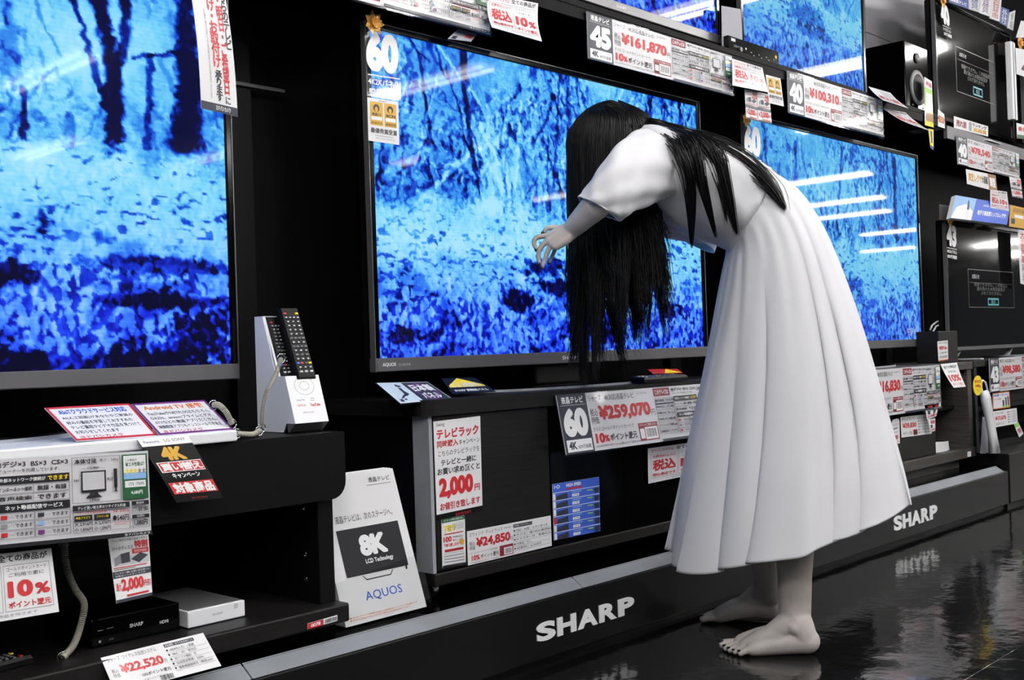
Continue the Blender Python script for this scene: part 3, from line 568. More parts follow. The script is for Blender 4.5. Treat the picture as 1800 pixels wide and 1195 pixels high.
sh = Sheet([(1.083, 1.855, .282), (1.205, 1.855, .282), (1.205, 1.855, .2515), (1.083, 1.855, .2515)]); prints(sh, [('t', 'SHARP', .42, .42, .6, .55, 'grey', .0), ('r', .8, .1, .87, .4, 'lightgrey')], wbx)
remote('black remote control lying in the shadow at the left of the left rack', (.60, 1.86, .2515), (1, .12, 0), (-.12, 1, 0), (0, 0, 1), L=.2, w=.045, th=.014)
# brochure stand on the plinth
bs = thing('brochure_stand', (1.53, 1.86, PZ), 'clear acrylic stand full of white brochures between the two racks', 'brochure stand')
bc = Q([1.868, 1.868, 1.832, 1.832], (566, 838), (690, 823), (750, 1066), (608, 1103))
bc[0] = bc[1] + (bc[3] - bc[2]) * .98
for i in range(7):
    d = np.array([0, .0045 * (i + 1), .001 * (i % 2)]); sh = Sheet([p + d for p in bc], thick=.0015); mb = MB(); sheet_mesh(sh, mb); mb.build('brochure', 'paper_matt', bs)
fb = MB(); sh = Sheet(bc, thick=.0015); sheet_mesh(sh, fb); fbo = fb.build('brochure', 'paper', bs)
prints(sh, [('t', 'SHARP', .05, .045, .24, .085, 'red', .03), ('t', '液晶テレビ', .66, .04, .93, .075, 'black', .01), ('r', .63, .09, .93, .095, 'grey'), ('t', '液晶テレビは、次のステージへ。', .16, .27, .86, .32, 'black', .0),
     ('r', .14, .365, .90, .685, 'black'), ('t', '8K', .37, .42, .70, .565, 'white', .05), ('t', 'LCD Technology', .40, .585, .74, .625, 'white', .015),
     ('p', [(.32, .69), (.36, .725), (.66, .725), (.70, .69), (.69, .69), (.655, .718), (.365, .718), (.33, .69)], 'black'), ('p', [(.865, .66), (.885, .66), (.875, .71), (.855, .71)], 'black'),
     ('t', 'AQUOS', .30, .80, .75, .87, 'brightblue', .0), ('t', '●本カタログ掲載商品の画面はハメコミ合成です', .06, .945, .9, .955, 'orange', 0), ('t', '●実際の商品の色とは多少異なる場合があります', .06, .962, .8, .972, 'orange', 0)], fbo)
fo = np.array([0, -.006, 0]); a0, a1, a2, a3 = [p + fo for p in bc]; m_ = lambda p, q, t: p * (1 - t) + q * t
shp = Sheet([m_(a0, a3, .70) - (a1 - a0) * .03, m_(a1, a2, .62) + (a1 - a0) * .05, a2 + (a2 - a3) * .05, a3 - (a2 - a3) * .03], thick=.002); mb = MB(); sheet_mesh(shp, mb); mb.build('front_pane', 'acrylic', bs)
for k, (p, q) in enumerate(((shp.c[0], shp.c[3]), (shp.c[1], shp.c[2]))):
    MB().hexa([p, q, q + (.002, 0, 0), p + (.002, 0, 0)], [p + (0, .05, 0), q + (0, .05, 0), q + (.002, .05, 0), p + (.002, .05, 0)]).build('side_pane', 'acrylic', bs)
MB().box(min(a3[0], a0[0]) - .005, a2[0] + .012, a3[1] - .012, a3[1] + .05, PZ + .0005, PZ + .004).build('base_pane', 'acrylic', bs)
# ------------------------------------------------------------------ things on the shelves
remote('black remote control lying on the middle cabinet by the white dress', V(1120, 673, 1.893), (1, .0, 0), (0, 1, .05), (0, -.05, 1), L=.21, w=.05, th=.016)
# gold bows
mat('gold_foil', (.95, .74, .40), .3, metal=.25)
def bow(label, c, r=.03):
    t = thing('gift_bow', c, label, 'bow'); c = np.array(c, float); rr = random.Random(str(label))
    for i in range(14):
        a = 2 * math.pi * i / 7 + (.3 if i > 6 else 0); el = .25 if i < 7 else .85; d = np.array([math.cos(a) * math.cos(el), -math.sin(el), math.sin(a) * math.cos(el)]); s = np.cross(d, (0, 1, 0)); s /= np.linalg.norm(s); L = r * (1 if i < 7 else .75)
        w_ = r * .26; MB().hexa([c - s * w_ * .4, c + s * w_ * .4, c + s * w_ * .4 + (0, -.003, 0), c - s * w_ * .4 + (0, -.003, 0)], [c + d * L * .6 - s * w_, c + d * L * .6 + s * w_, c + d * L * .6 + s * w_ * .8 + (0, -.004, 0), c + d * L * .6 - s * w_ * .8 + (0, -.004, 0)]).add([c + d * L * .6 - s * w_, c + d * L * .6 + s * w_, c + d * L, c + d * L * .6 + (0, -.005, 0)], [(0, 1, 2), (0, 2, 3), (1, 3, 2), (0, 3, 1)]).build('loop', 'gold_foil', t)
    return t
bow('gold gift bow on the corner of the middle large television', V(655, 41, 1.985), .031)
bow('gold gift bow on the corner of the large television by the dress', V(1310, 211, 1.985), .028)
bow('gold gift bow on top of the number 43 sticker at the right', V(1667, 386, 1.985), .035)
bow('gold gift bow at the top of the dark upper television', V(1655, 1, 1.985), .035)
bow('gold gift bow beside the white post at the right edge', V(1790, 76, 1.96), .04)
# speaker
mat('speaker_black', (.012, .012, .014), .08, spec=.06)
sp = thing('loudspeaker', (4.63, 2.05, 1.685), 'black bookshelf loudspeaker on the upper shelf', 'loudspeaker')
su0, su1 = 4.525, 4.755; MB().rbox(su0, su1, 1.972, 2.18, 1.6862, 1.972, b=.004).build('cabinet', 'speaker_black', sp)
MB().tube([(4.64, 1.972, 1.79), (4.64, 1.968, 1.79), (4.64, 1.966, 1.79)], [.075, .074, .066], 32).build('woofer_ring', 'grey_plastic', sp); MB().ellipsoid((4.64, 1.968, 1.79), [(.06, 0, 0), (0, .006, 0), (0, 0, .06)], 24, 8).build('woofer_cone', 'black', sp, smooth=True)
MB().ellipsoid((4.64, 1.968, 1.915), [(.022, 0, 0), (0, .006, 0), (0, 0, .022)], 20, 8).build('tweeter', 'grey_plastic', sp, smooth=True)
for du, dz in ((-.05, 1.70), (.05, 1.70)): MB().ellipsoid((4.64 + du, 1.972, dz + .01), [(.006, 0, 0), (0, .003, 0), (0, 0, .006)]).build('screw', 'chrome', sp)
# AV receiver and blank stand-up board
rv = thing('av_receiver', (3.33, 2.05, 1.685), 'black audio receiver on the upper shelf under the second upper television', 'receiver')
MB().rbox(3.19, 3.515, 1.982, 2.02, 1.6862, 1.752, b=.003).build('case', 'black_gloss', rv)
sh = Sheet([(3.19, 1.982, 1.752), (3.515, 1.982, 1.752), (3.515, 1.982, 1.686), (3.19, 1.982, 1.686)]); prints(sh, [('r', .05, .1, .13, .25, 'lightgrey'), ('e', .33, .42, .012, .06, 'white'), ('t', 'SONY', .1, .4, .22, .52, 'grey', .0), ('e', .93, .35, .02, .1, 'gold')] + [('r', .42 + .05 * i, .5 + .12 * (i % 3), .445 + .05 * i, .54 + .12 * (i % 3), 'grey') for i in range(10)], rv)
MB().cyl((3.26, 1.982, 1.715), (0, -.006, 0), .008, 14).build('knob', 'grey_plastic', rv)
tag(MB().hexa(*[[V(x, y, v) for x, y in ((1268, 10), (1302, 16), (1305, 80), (1269, 84))] for v in (2.0, 2.006)]).build('standing_board', 'card_grey'), 'blank pale grey stand-up board on the upper shelf beside the receiver', 'board')
# right side
bb = tag(MB().rbox(4.60, 4.80, 1.905, 2.0, .6285, .762, b=.003).build('black_box', 'black_wood'), 'small black wooden box with a price slip standing on the brown cabinet', 'box')
mb = MB(); shw = Sheet(Q([1.92] * 4, (1640, 777), (1667, 775), (1670, 799), (1641, 806)), bend=.012, thick=.002, curl='x'); sheet_mesh(shw, mb)
o = mb.build('folded_paper', 'paper_matt'); tag(o, 'crumpled white paper standing in the brown cabinet beside the drawer', 'paper')
# white bag over a stand
bg = thing('shopping_bag', V(1745, 797, 1.80), 'long white plastic bag hanging below the round yellow tag', 'bag')
prof = [(1722, 690, 1737, 684), (1724, 705, 1742, 698), (1731, 735, 1746, 725), (1737, 770, 1752, 760), (1740, 797, 1759, 797)]
vs_ = []; 
for (xa, ya, xb, yb) in prof:
    for x, y, v in ((xa, ya, 1.812), ((xa + xb) / 2, (ya + yb) / 2, 1.785), (xb, yb, 1.806), ((xa + xb) / 2, (ya + yb) / 2, 1.83)): vs_.append(V(x, y, v))
MB().add(vs_, [(i * 4 + k, i * 4 + (k + 1) % 4, i * 4 + 4 + (k + 1) % 4, i * 4 + 4 + k) for i in range(4) for k in range(4)] + [(0, 1, 2, 3), (19, 18, 17, 16)]).build('bag_body', 'white_plastic', bg, smooth=True)
MB().tube([V(x, y, 1.80) for x, y in ((1727, 690), (1724, 676), (1727, 668), (1732, 672), (1736, 686))], .004, 6).build('handle', 'white_plastic', bg, smooth=True)
tag(MB().hexa(*[[V(x, y, v) for x, y in ((1727, 732), (1736, 735), (1737, 797), (1723, 797))] for v in (1.855, 1.86)]).build('standing_board', 'card_grey'), 'grey upright board behind the white plastic bag', 'board')
pw = thing('white_post', V(1779, 210, 1.955), 'slim white upright post right of the dark upper television', 'post')
A = V(1775, 72, 1.96); B = V(1782, 210, 1.96); MB().rbox(A[0], A[0] + .06, 1.955, 1.985, B[2], A[2], b=.004).build('post', 'white_plastic', pw); MB().box(A[0] + .02, A[0] + .026, 1.952, 1.955, B[2], A[2]).build('groove', 'card_grey', pw)
for k, (xs) in enumerate((((1635, 580), (1638, 572), (1646, 566), (1656, 562)), ((1640, 583), (1645, 574), (1652, 570), (1657, 568)))):
    tag(MB().tube([V(x, y, 2.06) for x, y in xs], .004, 6).build('cable', 'ink_lightgrey', smooth=True), ('upper' if k == 0 else 'lower') + ' of two pale cables curving behind the small black box', 'cable')
# small plate bracket at the top left of the blue box sign
tag(MB().hexa(*[[V(x, y, v) for x, y in ((1651, 359), (1671, 362), (1671, 388), (1651, 386))] for v in (2.0, 2.004)]).build('metal_bracket', 'grey_metal'), 'small grey metal bracket plate with a hole, left of the blue box sign', 'bracket')
# ------------------------------------------------------------------ printed signs
def spec(end=True):
    it = [('r', .0, .02, .225, .17, 'maroon'), ('t', 'このテレビは', .02, .05, .205, .14, 'white', .02), ('t', '地デジ×3  BS×3  CS×3', .25, .03, .6, .10, 'black', .015), ('t', 'チューナーを内蔵しています。', .27, .12, .56, .165, 'black', .0)]
    L = ['裏番組録画', '外付HDD', '内蔵HDD', 'HDMI入力', 'パソコン入力', '2画面表示']; R_ = ['できます', '2番組', 'なし', '4系統', 'HDMI/D-sub', 'デジ/デジ']
    for i, (a, b) in enumerate(zip(L, R_)):
        y = .21 + .118 * i; it += [('o', .0, y, .255, y + .1, 'grey', .006), ('r', .132, y, .135, y + .1, 'grey'), ('t', a, .01, y + .025, .125, y + .075, 'black', .015), ('t', b, .145, y + .025, .245, y + .075, 'black', .015)]
    it.append(('r', 0, .308, .255, .328, 'black'))
    it += [('r', .265, .20, .605, .295, 'black'), ('t', '外部ネットワーク接続が', .275, .225, .49, .27, 'white', .015), ('t', 'できます', .50, .22, .6, .275, 'yellow', .015)]
    for i, (a, b) in enumerate((('インターネット接続', '無線・有線'), ('音声検索', 'できます'))):
        y = .305 + .105 * i; it += [('o', .265, y, .605, y + .1, 'grey', .006), ('r', .43, y, .433, y + .1, 'grey'), ('t', a, .27, y + .025, .425, y + .075, 'black', .015), ('t', b, .45, y + .02, .59, y + .08, 'black', .02)]
    it += [('r', .265, .52, .605, .615, 'black'), ('t', 'ネット動画配信サービス', .30, .54, .57, .595, 'white', .02)]
    for i in range(3):
        y = .625 + .1 * i
        for k in (0, 1):
            x = .265 + .17 * k; it += [('o', x, y, x + .17, y + .096, 'grey', .006), ('t', 'できます', x + .08, y + .025, x + .16, y + .07, 'black', .015), ('r', x + .015, y + .025, x + .045, y + .07, ('red', 'navy', 'grey', 'skyblue', 'red', 'purple')[i * 2 + k]), ('t', ('YouTube', 'd TV', 'Hulu')[i], x + .048, y + .035, x + .075, y + .06, 'grey', 0)]
    if end:
        it += [('o', .615, .03, .86, .575, 'grey', .006), ('t', '本体寸法', .63, .05, .74, .11, 'black', .03), ('t', '重さ：34㎏', .755, .06, .85, .10, 'black', .0), ('p', [(.66, .2), (.785, .2), (.785, .45), (.66, .45)], 'black'), ('r', .668, .217, .777, .425, 'lightgrey'),
               ('p', [(.705, .45), (.74, .45), (.745, .48), (.765, .52), (.68, .52), (.70, .48)], 'black'), ('r', .665, .165, .78, .169, 'grey'), ('t', '1354㎜', .695, .145, .75, .175, 'black', .01), ('t', '849', .625, .29, .65, .32, 'black', .01), ('t', '803', .79, .29, .818, .32, 'black', .01), ('t', '684㎜', .70, .535, .75, .563, 'black', .01), ('r', .825, .19, .842, .42, 'black'), ('p', [(.829, .42), (.838, .42), (.838, .455), (.848, .465), (.819, .465), (.829, .455)], 'black'),
               ('r', .868, .03, 1., .575, 'green'), ('r', .876, .045, .992, .33, 'skyblue'), ('r', .876, .045, .992, .25, 'white'), ('t', 'この商品の', .885, .085, .945, .115, 'black', .01), ('t', '省エネ性能は？', .885, .125, .985, .175, 'green', .03)] + [('s', .893 + .022 * i, .235, .011, .045, 'yellow' if i < 3 else 'grey') for i in range(5)] + [
               ('r', .88, .35, .988, .43, 'white'), ('t', '171%  173kWh', .90, .37, .98, .41, 'black', .01), ('t', '4,680円', .91, .47, .97, .52, 'white', .02),
               ('r', .615, .60, .90, .665, 'black'), ('t', 'テレビ買い替え時のリサイクル料金', .64, .615, .88, .655, 'white', .01), ('o', .615, .665, .90, .925, 'grey', .006), ('t', 'リサイクル料金(法定料金)', .635, .68, .785, .71, 'red', .01), ('r', .622, .72, .71, .785, 'black'), ('r', .718, .72, .80, .785, 'black'), ('t', '液晶プラズマ', .628, .735, .70, .765, 'yellow', .01), ('t', 'ブラウン管', .73, .735, .79, .765, 'yellow', .01),
               ('t', '大 2,916円', .622, .80, .71, .85, 'black', .02), ('t', '大 2,376円', .718, .80, .80, .85, 'black', .02), ('t', '小 1,836円', .622, .865, .71, .915, 'black', .02), ('t', '小 1,296円', .718, .865, .80, .915, 'black', .02), ('t', '収集・運搬料金', .815, .69, .895, .72, 'red', .01), ('t', '●540円', .812, .75, .893, .82, 'black', .02), ('r', .82, .84, .893, .845, 'red'), ('r', .82, .86, .88, .865, 'red'),
               ('r', .91, .60, 1., .65, 'black'), ('t', '配送料', .935, .61, .975, .64, 'white', .0), ('o', .91, .65, 1., .75, 'grey', .006), ('t', 'アプリ登録で無料', .915, .67, .995, .73, 'black', .02), ('r', .91, .765, 1., .81, 'black'), ('t', '設置料', .935, .77, .975, .80, 'white', .0), ('o', .91, .81, 1., .925, 'grey', .006), ('t', '1,080円', .92, .83, .99, .90, 'black', .03)]
    return it
def sub(items, x0, y0, x1, y1):
    X = lambda x: x0 + (x1 - x0) * x; Y = lambda y: y0 + (y1 - y0) * y; o = []
    for i in items:
        k = i[0]
        if k in 'rob': o.append((k, X(i[1]), Y(i[2]), X(i[3]), Y(i[4])) + ((i[5],) if len(i) > 5 else ()) + ((i[6] * (y1 - y0),) if len(i) > 6 else ()))
        elif k in 'tv': o.append((k, i[1], X(i[2]), Y(i[3]), X(i[4]), Y(i[5])) + tuple(i[6:]))
        elif k == 'p': o.append((k, [(X(a), Y(b)) for a, b in i[1]], i[2]))
        elif k in 'es': o.append((k, X(i[1]), Y(i[2]), i[3] * (x1 - x0), i[4] * (y1 - y0), i[5]))
    return o
def price_items(size, kind, maker, price, pts, sub4='829万画素', code='LC-60US45', end=True):
    return [('r', 0, 0, .15, 1, 'navy'), ('t', '液晶テレビ', .018, .04, .132, .16, 'white', .02), ('r', .01, .185, .14, .19, 'white'), ('t', size, .012, .24, .138, .72, 'white', .055), ('r', .01, .77, .142, .97, 'white'), ('t', '4K', .02, .80, .06, .93, 'navy', .03), ('t', sub4, .068, .86, .135, .93, 'navy', .01),
            ('t', maker, .16, .05, .23, .15, 'black', .0), ('t', kind, .25, .05, .42, .16, 'black', .0), ('t', code, .44, .06, .50, .10, 'grey', 0), ('t', '税込\n特価', .16, .28, .2, .55, 'black', .0), ('t', '¥' + price, .205, .24, .505, .52, 'red', .035), ('t', '円', .508, .39, .53, .50, 'black', .0),
            ('t', 'さらにゴールドポイントカードで', .16, .60, .39, .67, 'black', .0), ('t', '10', .165, .71, .215, .88, 'red', .04), ('t', '%', .215, .75, .24, .87, 'red', .03), ('t', 'ポイント還元', .245, .74, .40, .87, 'black', .015), ('t', '※%s円分のポイントを還元させて頂きます' % pts, .16, .91, .41, .95, 'black', .0),
            ('r', .415, .62, .53, .94, 'maroon'), ('t', 'バーコードご利用ください', .42, .635, .525, .68, 'white', .01), ('r', .45, .70, .525, .92, 'white'), ('b', .457, .73, .518, .88), ('o', .42, .72, .445, .9, 'white', .02)] + sub(spec(end), .54, 0, .995, .96) + [('r', .54, .955, 1, 1, 'navy'), ('t', 'ヨドバシカメラ', .9, .962, .99, .993, 'white', .0)]
def rect(u0, u1, z0, z1, v0, v1=None): v1 = v0 if v1 is None else v1; return [(u0, v0, z1), (u1, v0, z1), (u1, v1, z0), (u0, v1, z0)]
def panel(label, c, items, m='grey_paper'):
    o, sh = sign('price_sign', label, 'price sign', c, items, m=m, thick=.003)
    fr = Sheet(c, thick=.003); P = lambda x, y, d: fr.at(x, y, d)
    mb = MB()
    for x0, y0, x1, y1 in ((-.006, -.015, 1.006, -.001), (-.006, 1.001, 1.006, 1.03), (-.007, -.015, -.0005, 1.03), (1.0005, -.015, 1.007, 1.03)):
        q = [(x0, y0), (x1, y0), (x1, y1), (x0, y1)]; mb.hexa([P(*a, -.003) for a in q], [P(*a, .002) for a in q])
    mb.build('clear_frame', 'clear_film', o); return o
panel('price panel reading 60 and 259,070 on the middle cabinet', rect(2.135, 2.885, .475, .624, 1.862, 1.834), price_items('60', '4K対応液晶テレビ', 'シャープ', '259,070', '25,907'))
A, B = V(1032, 20, 1.938), V(1289, 171, 1.938)
panel('price panel reading 161,870 hanging from the upper shelf above the dark hair', rect(A[0], B[0], B[2] + .004, A[2], 1.938), price_items('45', '4K対応液晶テレビ', 'シャープ', '161,870', '16,187', code='LC-45US40'))
A, B = V(1384, 124, 1.938), V(1553, 241, 1.938)
panel('price panel reading 40 and 100,310 on the upper shelf by the loudspeaker', rect(A[0], B[0], B[2], A[2], 1.938), price_items('40', '4K対応液晶テレビ', 'シャープ', '100,310', '10,031', code='LC-40US40'))
A, B = V(862, 62, 1.938), V(862, -30, 1.938)
panel('price panel cut by the top of the frame above the middle television', rect(A[0] - .76, A[0], A[2] + .002, A[2] + .15, 1.938), price_items('50', '4K対応液晶テレビ', 'シャープ', '178,540', '17,854', code='LC-50US40'))
A, B = V(1654, 716, 1.862), V(1654, 641, 1.862)
panel('price panel ending in 16,830 on the brown cabinet beside the dress', rect(A[0] - .75, A[0], A[2] - .002, B[2], 1.862), price_items('60', '4K対応液晶テレビ', 'シャープ', '316,830', '31,683', code='LC-60UD20'))
A, B = V(1682, 238, 1.938), V(1797, 327, 1.938)
panel('price panel reading 40 and 78,540 under the dark upper television', rect(A[0], A[0] + .76, B[2] + .03, A[2], 1.938), price_items('40', '液晶テレビ', '東芝', '78,540', '7,854', code='40V30'))
A, B = V(1739, 631, 1.888), V(1741, 690, 1.888)
panel('price panel reading 43 and 98,580 on the cabinet at the right edge', rect(A[0], A[0] + .75, B[2], A[2] + .002, 1.888), price_items('43', '4K対応液晶テレビ', '東芝', '98,580', '9,858', code='43Z'))
panel('spec sheet panel with size diagram on the front of the left rack', Q([1.783, 1.735, 1.735, 1.783], (-112, 814), (260, 792), (266, 938), (-112, 975)), sub(spec(), .0, .0, .99, .98) + [('r', 0, .955, 1, 1, 'black'), ('t', 'ヨドバシカメラ', .86, .962, .99, .993, 'white', .01)])
# tax / points flyers
def points_items():
    return [('t', 'ヨドバシカメラは', .05, .05, .42, .14, 'red', .01), ('t', '全ての商品が', .46, .03, .95, .14, 'black', .02), ('o', .04, .19, .49, .88, 'grey', .008), ('o', .51, .19, .96, .88, 'grey', .008), ('t', '消費税8%込みの', .07, .22, .46, .31, 'red', .01), ('t', '税込', .07, .36, .46, .68, 'red', .04), ('t', '特価表示です', .07, .74, .46, .84, 'red', .02),
            ('t', 'ゴールドポイントカード', .54, .22, .93, .28, 'black', .0), ('t', 'ご利用で更に', .56, .31, .9, .37, 'black', .0), ('t', '10', .54, .43, .78, .68, 'red', .04), ('t', '%', .8, .50, .94, .67, 'red', .03), ('t', 'ポイント還元', .54, .74, .94, .84, 'red', .02), ('t', '※一部商品を除きます', .3, .91, .8, .95, 'grey', .0)]
sign('points_flyer', 'red and black points flyer beneath the price panel beside the dress', 'flyer', Q([1.868] * 4, (1139, 788), (1242, 774), (1240, 829), (1140, 850)), points_items())
sign('points_flyer', 'points flyer with a reflection hanging near the top centre of the frame', 'flyer', Q([1.935, 1.935, 1.91, 1.91], (857, -12), (946, 6), (953, 73), (865, 48)), points_items(), bend=-.008, curl='y')
sign('points_flyer', 'points flyer hanging between the two upper price panels', 'flyer', Q([1.93, 1.93, 1.91, 1.91], (1287, 103), (1340, 119), (1350, 162), (1288, 150)), points_items())
sign('points_flyer', 'large points flyer with red 10 percent at the left edge below the spec panel', 'flyer', Q([1.80, 1.78, 1.76, 1.78], (-92, 984), (90, 963), (104, 1075), (-92, 1108)), points_items())
sign('points_flyer', 'points flyer curling off the corner of the brown cabinet', 'flyer', Q([1.872, 1.872, 1.84, 1.84], (1653, 640), (1682, 637), (1693, 681), (1672, 683)), [('t', '全ての商品が', .1, .08, .9, .2, 'black', .02), ('t', 'ご利用で更に', .2, .3, .8, .38, 'black', 0), ('t', '10%', .1, .46, .9, .74, 'red', .03), ('t', 'ポイント還元', .12, .8, .9, .92, 'red', .01)], bend=.012)
sign('points_flyer', 'curling points flyer below the loudspeaker, lower one of the pair', 'flyer', Q([1.93, 1.93, 1.88, 1.9], (1553, 190), (1592, 198), (1628, 235), (1590, 222)), points_items(), bend=.02)
sign('points_flyer', 'curling white leaflet below the loudspeaker, upper one of the pair', 'flyer', Q([1.95, 1.95, 1.90, 1.9], (1527, 152), (1565, 163), (1592, 195), (1548, 181)), [('r', .4, .1, .95, .5, 'lightgrey'), ('t', '税込', .08, .5, .5, .8, 'red', .02), ('t', '10%', .55, .55, .92, .85, 'red', .02)], bend=.015)
# 2000 yen hard disk flyers
def disk_items(k=0):
    return [('t', '「テレビ番組を手軽に録画できる!」', .05, .02, .95, .06, 'black', .0), ('t', 'ハードディスク', .06, .13, .58, .2, 'black', .01), ('t', '特割', .62, .07, .96, .19, 'red', .05), ('r', .55, .2, .97, .28, 'red'), ('t', '外付けHDD', .6, .215, .92, .265, 'white', .0), ('r', .06, .3, .97, .44, 'lightgrey'), ('p', [(.08, .32), (.25, .26), (.25, .40), (.08, .44)], 'grey'), ('p', [(.25, .26), (.48, .24), (.48, .40), (.25, .41)], 'navy'), ('p', [(.5, .36), (.75, .27), (.95, .33), (.7, .43)], 'navy'),
            ('r', .04, .46, .9, .475, 'red'), ('r', .04, .49, .6, .5, 'green'), ('r', 0, .52, 1, .62, 'navy'), ('t', 'テレビと一緒にお買い求め頂くと', .05, .535, .95, .57, 'white', .0), ('t', '対象のハードディスクが', .05, .58, .85, .61, 'white', .0), ('t', '最大', .05, .70, .17, .82, 'red', .02), ('t', '2,000', .18, .65, .78, .86, 'red', .035), ('t', '円引', .79, .72, .97, .82, 'red', .02), ('r', .3, .90, .9, .93, 'red'), ('r', 0, .95, 1, 1, 'navy')]
sign('disk_flyer', 'hard disk flyer with 2,000 yen off hanging inside the left rack', 'flyer', Q([1.79, 1.79, 1.77, 1.77], (190, 947), (261, 939), (268, 1046), (205, 1061)), disk_items())
sign('disk_flyer', 'small hard disk flyer tucked under the top-left shelf above the middle television', 'flyer', Q([1.97, 1.97, 1.94, 1.94], (805, 51), (839, 60), (828, 73), (787, 68)), [('t', '特割', .55, .2, .9, .7, 'red', .04), ('t', 'ハードディスク', .08, .4, .5, .6, 'black', 0), ('r', .1, .65, .3, .95, 'navy')], m='card_grey')
sign('disk_flyer', 'narrow 2,000 yen flyer under the upper points flyer, left of two', 'flyer', Q([1.932] * 4, (1309, 156), (1330, 161), (1332, 214), (1312, 208)), disk_items())
sign('disk_flyer', 'narrow 2,000 yen flyer under the upper points flyer, right of two', 'flyer', Q([1.932] * 4, (1331, 161), (1352, 166), (1357, 218), (1333, 213)), disk_items())
def award_items():
    return [('t', 'SHARP', .35, .03, .6, .06, 'black', 0), ('r', .07, .08, .48, .62, 'gold'), ('r', .53, .08, .92, .62, 'gold'), ('e', .27, .22, .1, .09, 'black'), ('e', .72, .22, .1, .09, 'black'), ('e', .27, .25, .05, .06, 'gold'), ('e', .72, .25, .05, .06, 'gold'), ('t', '液晶TV', .12, .33, .42, .40, 'black', .02), ('t', 'BCN', .58, .33, .88, .40, 'black', .03), ('r', .1, .42, .45, .5, 'white'), ('r', .56, .42, .89, .5, 'white'), ('t', '最優秀賞', .1, .54, .45, .59, 'black', .0), ('t', '最優秀賞', .56, .54, .9, .59, 'black', .0), ('t', '最優秀賞受賞', .07, .68, .93, .80, 'black', .01), ('r', .2, .85, .8, .86, 'grey'), ('t', '液晶テレビ部門 最優秀賞受賞', .22, .9, .85, .93, 'grey', 0)]
sign('award_card', 'white card with two gold award labels on the middle large television', 'card', Q([1.998] * 4, (646, 171), (700, 179), (702, 255), (648, 247)), award_items(), thick=.002)
sign('award_card', 'white card with two gold award labels hanging under the upper shelf', 'card', Q([1.93] * 4, (1346, 131), (1372, 138), (1378, 187), (1352, 181)), award_items())
# clear corner stickers with numbers
def corner(label, c, num, l1, l2, split=.62):
    sign('size_sticker', label, 'sticker', c, [('t', num, .03, .04, .95, split, 'white', .06), ('r', .06, split + .05, .97, split + .065, 'white'), ('t', l1, .06, split + .10, .96, split + .20, 'white', .02), ('t', l2, .08, split + .24, .95, split + .35, 'white', .025)], m='clear_film', thick=.001)
corner('clear sticker with a big white 60 on the middle large television', Q([1.996] * 4, (640, 50), (702, 58), (705, 178), (644, 168)), '60', '4K2Kパネル', '829万画素')
corner('clear sticker with a white 60 on the large television by the dress', Q([1.996] * 4, (1306, 216), (1337, 221), (1340, 300), (1309, 296)), '60', '4K2Kパネル', '829万画素', .72)
corner('white 40 sticker on the dark upper television', Q([1.996] * 4, (1650, 3), (1666, 8), (1674, 68), (1658, 60)), '40', 'ハイビジョン', '207万画素', .66)
corner('white 43 sticker on the dark lower television', Q([1.996] * 4, (1663, 391), (1681, 395), (1683, 456), (1664, 452)), '43', '4K2Kパネル', '829万画素', .66)
# vertical installation sign at the top left
sign('delivery_sign', 'tall white sign of vertical red lettering hanging over the left television', 'sign', Q([1.93, 1.93, 1.91, 1.91], (328, -60), (388, -52), (418, 205), (354, 190)),
     [('v', 'お届け・お取付け', .38, .06, .62, .70, 'red', .03), ('v', '承ります', .42, .715, .62, .925, 'black', .03), ('v', '本日・明日・ご希望日', .64, .0, .83, .87, 'red', .028), ('v', 'に', .68, .885, .82, .935, 'black', .02), ('v', 'こちらのテレビ', .80, .1, .98, .56, 'black', .02), ('v', '※設置工事の内容により別途料金がかかる場合がございます', .27, .3, .32, .92, 'grey', .0), ('r', 0, .945, 1, 1, 'navy'), ('t', 'ヨドバシカメラ', .4, .955, .8, .988, 'white', .02)], bend=.01, curl='y')
# campaign signs on the middle cabinet
sign('campaign_sign', 'white rack campaign sign with red 2,000 on the middle cabinet', 'sign', Q([1.876] * 4, (762, 741), (844, 731), (848, 888), (768, 905)), [('t', 'Swing', .05, .02, .22, .07, 'black', .0), ('t', 'テレビラック', .05, .09, .95, .20, 'red', .035), ('t', '同時購入', .05, .215, .5, .29, 'red', .02), ('t', 'キャンペーン', .52, .23, .97, .29, 'black', .01), ('t', 'こちらのテレビラックを', .07, .325, .96, .385, 'black', .0), ('t', 'テレビと一緒に', .12, .42, .88, .49, 'black', .015), ('t', 'お買い求め頂くと', .04, .51, .96, .585, 'black', .015), ('t', '2,000', .06, .62, .80, .85, 'red', .045), ('t', '円', .83, .745, .95, .82, 'red', .02), ('t', 'お値引き致します', .07, .885, .95, .965, 'red', .02)])
sign('maker_strip', 'dark strip with small red lettering under the rack campaign sign', 'sign', Q([1.876] * 4, (769, 907), (849, 890), (850, 897), (770, 915)), [('t', 'ヨドバシカメラ', .38, .1, .72, .9, 'red', .02)], m='black')
